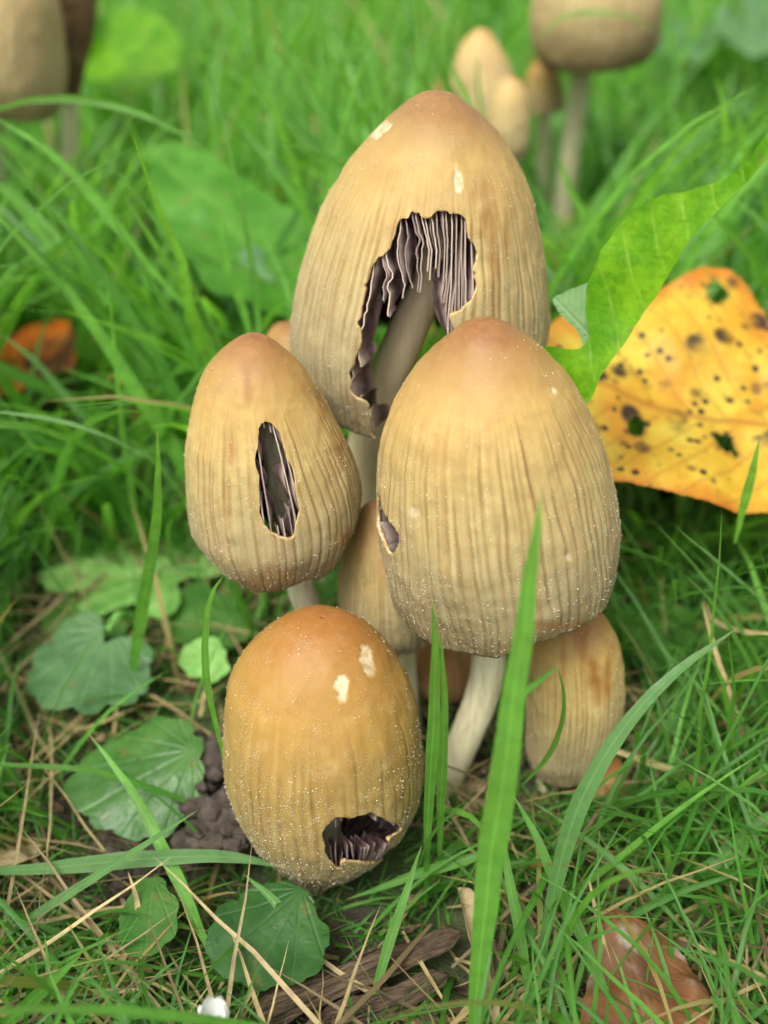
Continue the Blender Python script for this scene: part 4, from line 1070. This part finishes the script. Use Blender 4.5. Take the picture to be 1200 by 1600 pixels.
blade('thin curved blade lying over the round drab mushroom', [(840, 62), (880, 28), (930, 20), (980, 26), (1030, 50)], 7, 24.5, 24.5, tint=.6, seed=33)
blade('grass stalk across the right hand soil near the rotting leaf', [(880, 1650), (900, 1540), (930, 1440), (960, 1360)], 10, None, 8.9, tint=.6, seed=34)
blade('narrow blade crossing the mould of the rotting leaf', [(1060, 1650), (1050, 1560), (1030, 1480), (1000, 1400)], 9, None, 8.7, tint=.5, seed=35)
ST = 'single dry straws on the turf'
blade('long white straw standing in the grass beside the dull flat leaf', [(1188, 1250), (1165, 1170), (1140, 1085), (1118, 1020), (1098, 940)], 9, None, 12.0, mat=STRAW, tint=.95, name='straw', flat=True, group=ST, seed=36)
blade('looped pale straw above the dull flat leaf', [(1240, 985), (1190, 990), (1140, 980), (1112, 965), (1100, 935)], 8, 12.2, 12.4, mat=STRAW, tint=.9, name='straw', flat=True, group=ST, seed=37)
blade('pale straw lying slantwise behind the arching bluish blade', [(950, 1170), (1030, 1195), (1110, 1225), (1220, 1275)], 12, 10.6, 10.2, mat=STRAW, tint=.8, name='straw', flat=True, group=ST, seed=38)
blade('thin upright straw beside the rotting leaf', [(975, 1600), (955, 1520), (935, 1440), (920, 1370)], 8, None, 8.8, mat=STRAW, tint=.9, name='straw', flat=True, group=ST, seed=39)
blade('bent whitish straw among the straws at the lower edge', [(160, 1560), (200, 1480), (215, 1420), (200, 1360)], 9, None, 8.8, mat=STRAW, tint=.9, name='straw', flat=True, group=ST, seed=40)
blade('flat straw at the lower edge beside the flower bud', [(60, 1555), (110, 1552), (170, 1548), (240, 1545)], 9, 7.6, 7.7, mat=STRAW, tint=.8, name='straw', flat=True, group=ST, seed=41)

# ---- lawn: the countless blades
KEEP = [
    (np.array([(925, 1440), (1080, 1450), (1110, 1600), (925, 1600)]), 8.5, 0.22),
    (np.array([(340, 1400), (510, 1400), (510, 1540), (340, 1540)]), 9.0, 0.3),
    (np.array([(400, 1580), (600, 1500), (720, 1450), (720, 1490), (600, 1560), (560, 1600), (400, 1600)]), 9.0),
    (np.array([(700, 1395), (735, 1400), (770, 1560), (740, 1560)]), 9.5),
    (np.array([(1010, 20), (1200, 10), (1200, 110), (1020, 100)]), 34.0),  # outlines that no nearer blade may cross, with the distance of what stands there
    (np.array([(690, 135), (800, 215), (865, 450), (865, 560), (960, 700), (972, 860), (950, 950), (980, 1060), (965, 1180), (870, 1230), (800, 1230), (670, 1230), (655, 1310), (560, 1390), (480, 1405), (350, 1280), (340, 1140), (380, 1020), (460, 960), (370, 905), (300, 830), (280, 720), (300, 600), (390, 515), (450, 560), (450, 480), (520, 280)]), 13.0),
    (np.array([(845, 560), (900, 420), (960, 320), (1120, 255), (1200, 160), (1260, 100), (1260, 800), (1000, 770), (900, 740)]), 17.0),
    (np.array([(50, 850), (350, 840), (350, 1060), (240, 1110), (300, 1130), (400, 1330), (300, 1330), (260, 1340), (110, 1290), (40, 1100)]), 15.6, 0.05),
    (np.array([(0, 1180), (350, 1240), (350, 1280), (430, 1325), (440, 1365), (320, 1370), (120, 1430), (0, 1400)]), 9.6),
    (np.array([(230, 240), (450, 330), (450, 480), (340, 480)]), 22.5, 0.12),
    (np.array([(700, 40), (800, 60), (1030, 0), (1030, 110), (910, 330), (860, 330), (820, 230), (760, 180)]), 30.0),
    (np.array([(0, 0), (270, 0), (270, 130), (140, 150), (100, 200), (0, 200)]), 31.0),
    (np.array([(0, 520), (115, 505), (115, 580), (20, 610), (0, 610)]), 21.5, 0.10),
]
LOW = [(np.array([(935, 1470), (1000, 1450), (1060, 1490), (1090, 1600), (940, 1600)]), 8.6),
       (np.array([(700, 1395), (730, 1400), (770, 1600), (735, 1600)]), 9.5),
       (np.array([(395, 1595), (480, 1560), (600, 1505), (720, 1465), (700, 1480), (560, 1540), (440, 1600)]), 9.0),
       (np.array([(120, 1160), (320, 1150), (410, 1300), (260, 1320), (120, 1280)]), 11.2)]
def scatter(n, ybox, xk, lrange, wrange, lean, seg, seed, tint, dryp, tests, lie=0.0, dens=None, zr=0.0, curl=1.0):
    """n ribbons rooted at random; returns arrays of accepted ones"""
    rg = np.random.default_rng(seed)
    y = rg.uniform(ybox[0] ** 0.5, ybox[1] ** 0.5, n) ** 2 if ybox[0] >= 0 else rg.uniform(ybox[0], ybox[1], n)
    Yc = y - CAM[1] if ybox[0] < 0 else y
    y = Yc + CAM[1]
    x = rg.uniform(-1, 1, n) * (xk * Yc + 5)
    ln = rg.uniform(*lrange, n) * np.where(rg.random(n) < .2, 0.6, 1)
    w = rg.uniform(*wrange, n)
    az_ = rg.uniform(0, 2 * math.pi, n); le = np.abs(rg.normal(lean, 0.22, n)); cu = rg.uniform(0.1, 1.15, n) * curl
    if lie: le = rg.uniform(1.15, 1.5, n); cu = rg.uniform(-.2, .5, n)
    hx, hy = np.cos(az_), np.sin(az_)
    u = np.linspace(0, 1, seg + 1)
    ang = np.minimum(le[:, None] + cu[:, None] * u[None] ** 1.6, 1.9)
    st = ln[:, None] / seg
    dr = np.cumsum(np.sin(ang) * st, 1) - np.sin(ang[:, :1]) * st; dz = np.cumsum(np.cos(ang) * st, 1) - np.cos(ang[:, :1]) * st
    wobx = np.cumsum(rg.normal(0, 0.05, (n, seg + 1)), 1) * st
    z0 = ground_z(x, y) - 0.05 + (rg.uniform(0, zr, n) if zr else 0)
    path = np.stack([x[:, None] + hx[:, None] * dr - hy[:, None] * wobx, y[:, None] + hy[:, None] * dr + hx[:, None] * wobx, z0[:, None] + dz], -1)
    path[..., 2] = np.maximum(path[..., 2], z0[:, None] + 0.02)
    ok = np.ones(n, bool)
    # not through the mushrooms: stay away from the clump's own ground
    if tests == 'lie':
        pp, dep = proj(path.reshape(-1, 3)); Yp = (path[..., 1] - CAM[1]).ravel()
        for poly, yk in LOW:
            near = Yp < yk
            ins = np.zeros(len(pp), bool)
            if near.any(): ins[near] = poly_sd(pp[near], poly) > 0
            ok &= ~ins.reshape(n, -1).any(1)
        for (cx, cy, cz, r, h) in CAPS:
            dd = np.hypot(path[..., 0] - cx, path[..., 1] - cy)
            ok &= ~((dd < r) & (np.abs(path[..., 2] - cz) < h)).any(1)
    elif tests:
        pp, dep = proj(path.reshape(-1, 3))
        Yp = (path[..., 1] - CAM[1]).ravel()
        for poly, yk, *soft in KEEP:
            near = Yp < yk
            ins = np.zeros(len(pp), bool)
            if near.any(): ins[near] = poly_sd(pp[near], poly) > -w.max() * F / np.maximum(dep[near], 4) * 0.3
            hit = ins.reshape(n, -1).any(1)
            if soft: hit &= rg.random(n) > soft[0]
            ok &= ~hit
        dmin = np.linalg.norm(path - CAM, axis=2).min(1)
        ok &= dmin > 10.0
        # inside the caps
        for (cx, cy, cz, r, h) in CAPS:
            dd = np.hypot(path[..., 0] - cx, path[..., 1] - cy)
            ok &= ~((dd < r) & (np.abs(path[..., 2] - cz) < h)).any(1)
    if dens is not None: ok &= rg.random(n) < dens(x, Yc)
    path = path[ok]; m = len(path); w = w[ok]
    prof = np.clip(np.minimum(0.6 + 1.6 * u, 1.0) * (1 - u ** 2.4) ** 0.9, 0.03, 1)
    ta = np.gradient(path, axis=1); ta /= np.linalg.norm(ta, axis=2)[..., None] + 1e-9
    tw = az_[ok] + math.pi / 2 + rg.normal(0, 0.7, m)
    sd_ = np.stack([np.cos(tw), np.sin(tw), np.zeros(m)], -1)[:, None] * np.ones((1, seg + 1, 1))
    sd_ = sd_ - ta * np.sum(sd_ * ta, -1)[..., None]; sd_ /= np.linalg.norm(sd_, axis=2)[..., None] + 1e-9
    nr = np.cross(ta, sd_)
    hw = (w[:, None] * prof[None] / 2)[..., None]
    V = np.stack([path - sd_ * hw + nr * hw * .3, path, path + sd_ * hw + nr * hw * .3], 2)      # m, seg+1, 3, 3
    k = (np.arange(seg)[:, None] * 3 + np.arange(2)[None]).ravel()
    fq = np.stack([k, k + 1, k + 4, k + 3], -1)
    Fq = (fq[None] + (np.arange(m) * (seg + 1) * 3)[:, None, None]).reshape(-1, 4)
    tn = np.repeat(np.clip(rg.normal(tint, 0.36, m), 0, 1), (seg + 1) * 3)
    dry = np.repeat(np.where(rg.random(m) < dryp, rg.uniform(.4, 1, m), 0), (seg + 1) * 3)
    al = np.tile(np.repeat(u, 3), m); ac = np.tile([-1., 0, 1.], m * (seg + 1))
    return V.reshape(-1, 3), Fq, dict(tint=tn, dry=dry, along=al, across=ac)

CAPS = []
for o in list(COL.objects):
    if o.type == 'MESH' and o.name.startswith('cap'):
        v = np.empty(len(o.data.vertices) * 3); o.data.vertices.foreach_get('co', v); v = v.reshape(-1, 3) / S + np.array(o.parent.location) / S
        c = (v.max(0) + v.min(0)) / 2; h = (v.max(0) - v.min(0)) / 2
        CAPS.append((c[0], c[1], c[2], max(h[0], h[1]) * 0.97, h[2]))

def join_mesh(name, sets, mat, label):
    off = 0; Vs, Fs, At = [], [], {}
    for V, Fq, a in sets:
        Vs.append(V); Fs.append(Fq + off); off += len(V)
        for k, q in a.items(): At.setdefault(k, []).append(q)
    o = mesh_obj(name, np.vstack(Vs), np.vstack(Fs), mat, None, {k: np.concatenate(q) for k, q in At.items()})
    return tag(o, label, 'grass', kind='stuff')

far = scatter(9000, (42, 170), 0.44, (6, 12), (0.22, 0.42), 0.30, 5, 11, 0.6, 0.03, True)
mid_ = scatter(8800, (15.5, 45), 0.44, (4.0, 10.0), (0.14, 0.36), 0.34, 8, 12, 0.6, 0.04, True, dens=lambda x, Y: np.where((x < -1.5) & (Y < 18), 0.45, 1))
near = scatter(5200, (6.5, 17), 0.46, (2.2, 6.0), (0.045, 0.14), 0.40, 8, 13, 0.22, 0.06, True, dens=lambda x, Y: np.clip((Y - 8.5) / 6, 0.12, 1) * np.where((x < -1) & (Y > 11), 0.55, 1))
low = scatter(12000, (5.2, 22), 0.46, (0.9, 3.6), (0.03, 0.10), 0.7, 7, 14, 0.16, 0.10, True, dens=lambda x, Y: np.clip((Y - 4) / 6, 0.6, 1))
moss = scatter(16000, (5.0, 24), 0.46, (0.3, 1.1), (0.02, 0.055), 0.7, 3, 17, 0.10, 0.10, 'lie')
join_mesh('grass', [far, mid_, near, low, moss], GRASS, 'short and long green grass of the lawn')
st1 = scatter(2600, (5.0, 24), 0.46, (1.0, 4.0), (0.02, 0.08), 0, 6, 15, 0.45, 0, 'lie', lie=1, zr=0.45)
st2 = scatter(2500, (20, 70), 0.46, (2, 6), (0.06, 0.16), 0, 4, 16, 0.5, 0, True, lie=1, zr=1.0)
join_mesh('dry_straw', [st1, st2], STRAW, 'matted dry straw and dead grass under the green blades')
# rotted leaf bits and crumbs between the stems
rg = np.random.default_rng(99)
nf = 2600
yl = rg.uniform(5.5, 24, nf); xl_ = rg.uniform(-1, 1, nf) * (0.44 * yl + 1)
LV_, LF_ = [], []
cz = ground_z(xl_, yl + CAM[1])
ok = np.ones(nf, bool)
for (cx, cy, cz0, r, h) in CAPS:
    if cz0 - h < 0.6: ok &= np.hypot(xl_ - cx, yl + CAM[1] - cy) > r
for k in np.where(ok)[0]:
    m = 7; an = np.sort(rg.uniform(0, 2 * math.pi, m)); rr = rg.uniform(.5, 1, m) * rg.choice([0.05, 0.09, 0.16, 0.28], p=[.45, .3, .18, .07])
    e = rg.uniform(.4, 1); pv = np.stack([np.cos(an) * rr, np.sin(an) * rr * e, rg.normal(0, .03, m)], 1)
    t1, t2 = rg.normal(0, .35, 2); pv[:, 2] += pv[:, 0] * t1 + pv[:, 1] * t2
    o0 = len(LV_) * 8
    LV_.append(np.vstack([pv, [[0, 0, .03]]]) + [xl_[k], yl[k] + CAM[1], cz[k] + rg.uniform(.03, .22)])
    LF_ += [(o0 + q, o0 + (q + 1) % m, o0 + 7) for q in range(m)]
t = NT('rotted_litter'); n_ = t.noise(700, 4); w_ = t.noise(90, 3)
c_ = t.ramp(w_, [(.35, (.03, .018, .01)), (.5, (.11, .065, .03)), (.65, (.24, .17, .09))])
c_ = t.mix(t.maps(n_, .4, .7, 0, .6), c_, (.03, .02, .012))
tag(mesh_obj('leaf_litter', np.vstack(LV_), LF_, t.done(t.principled(c_, .8, t.bump(n_, .0004))), smooth=False), 'brown rotted leaf crumbs between the grass stems', 'litter', kind='stuff')
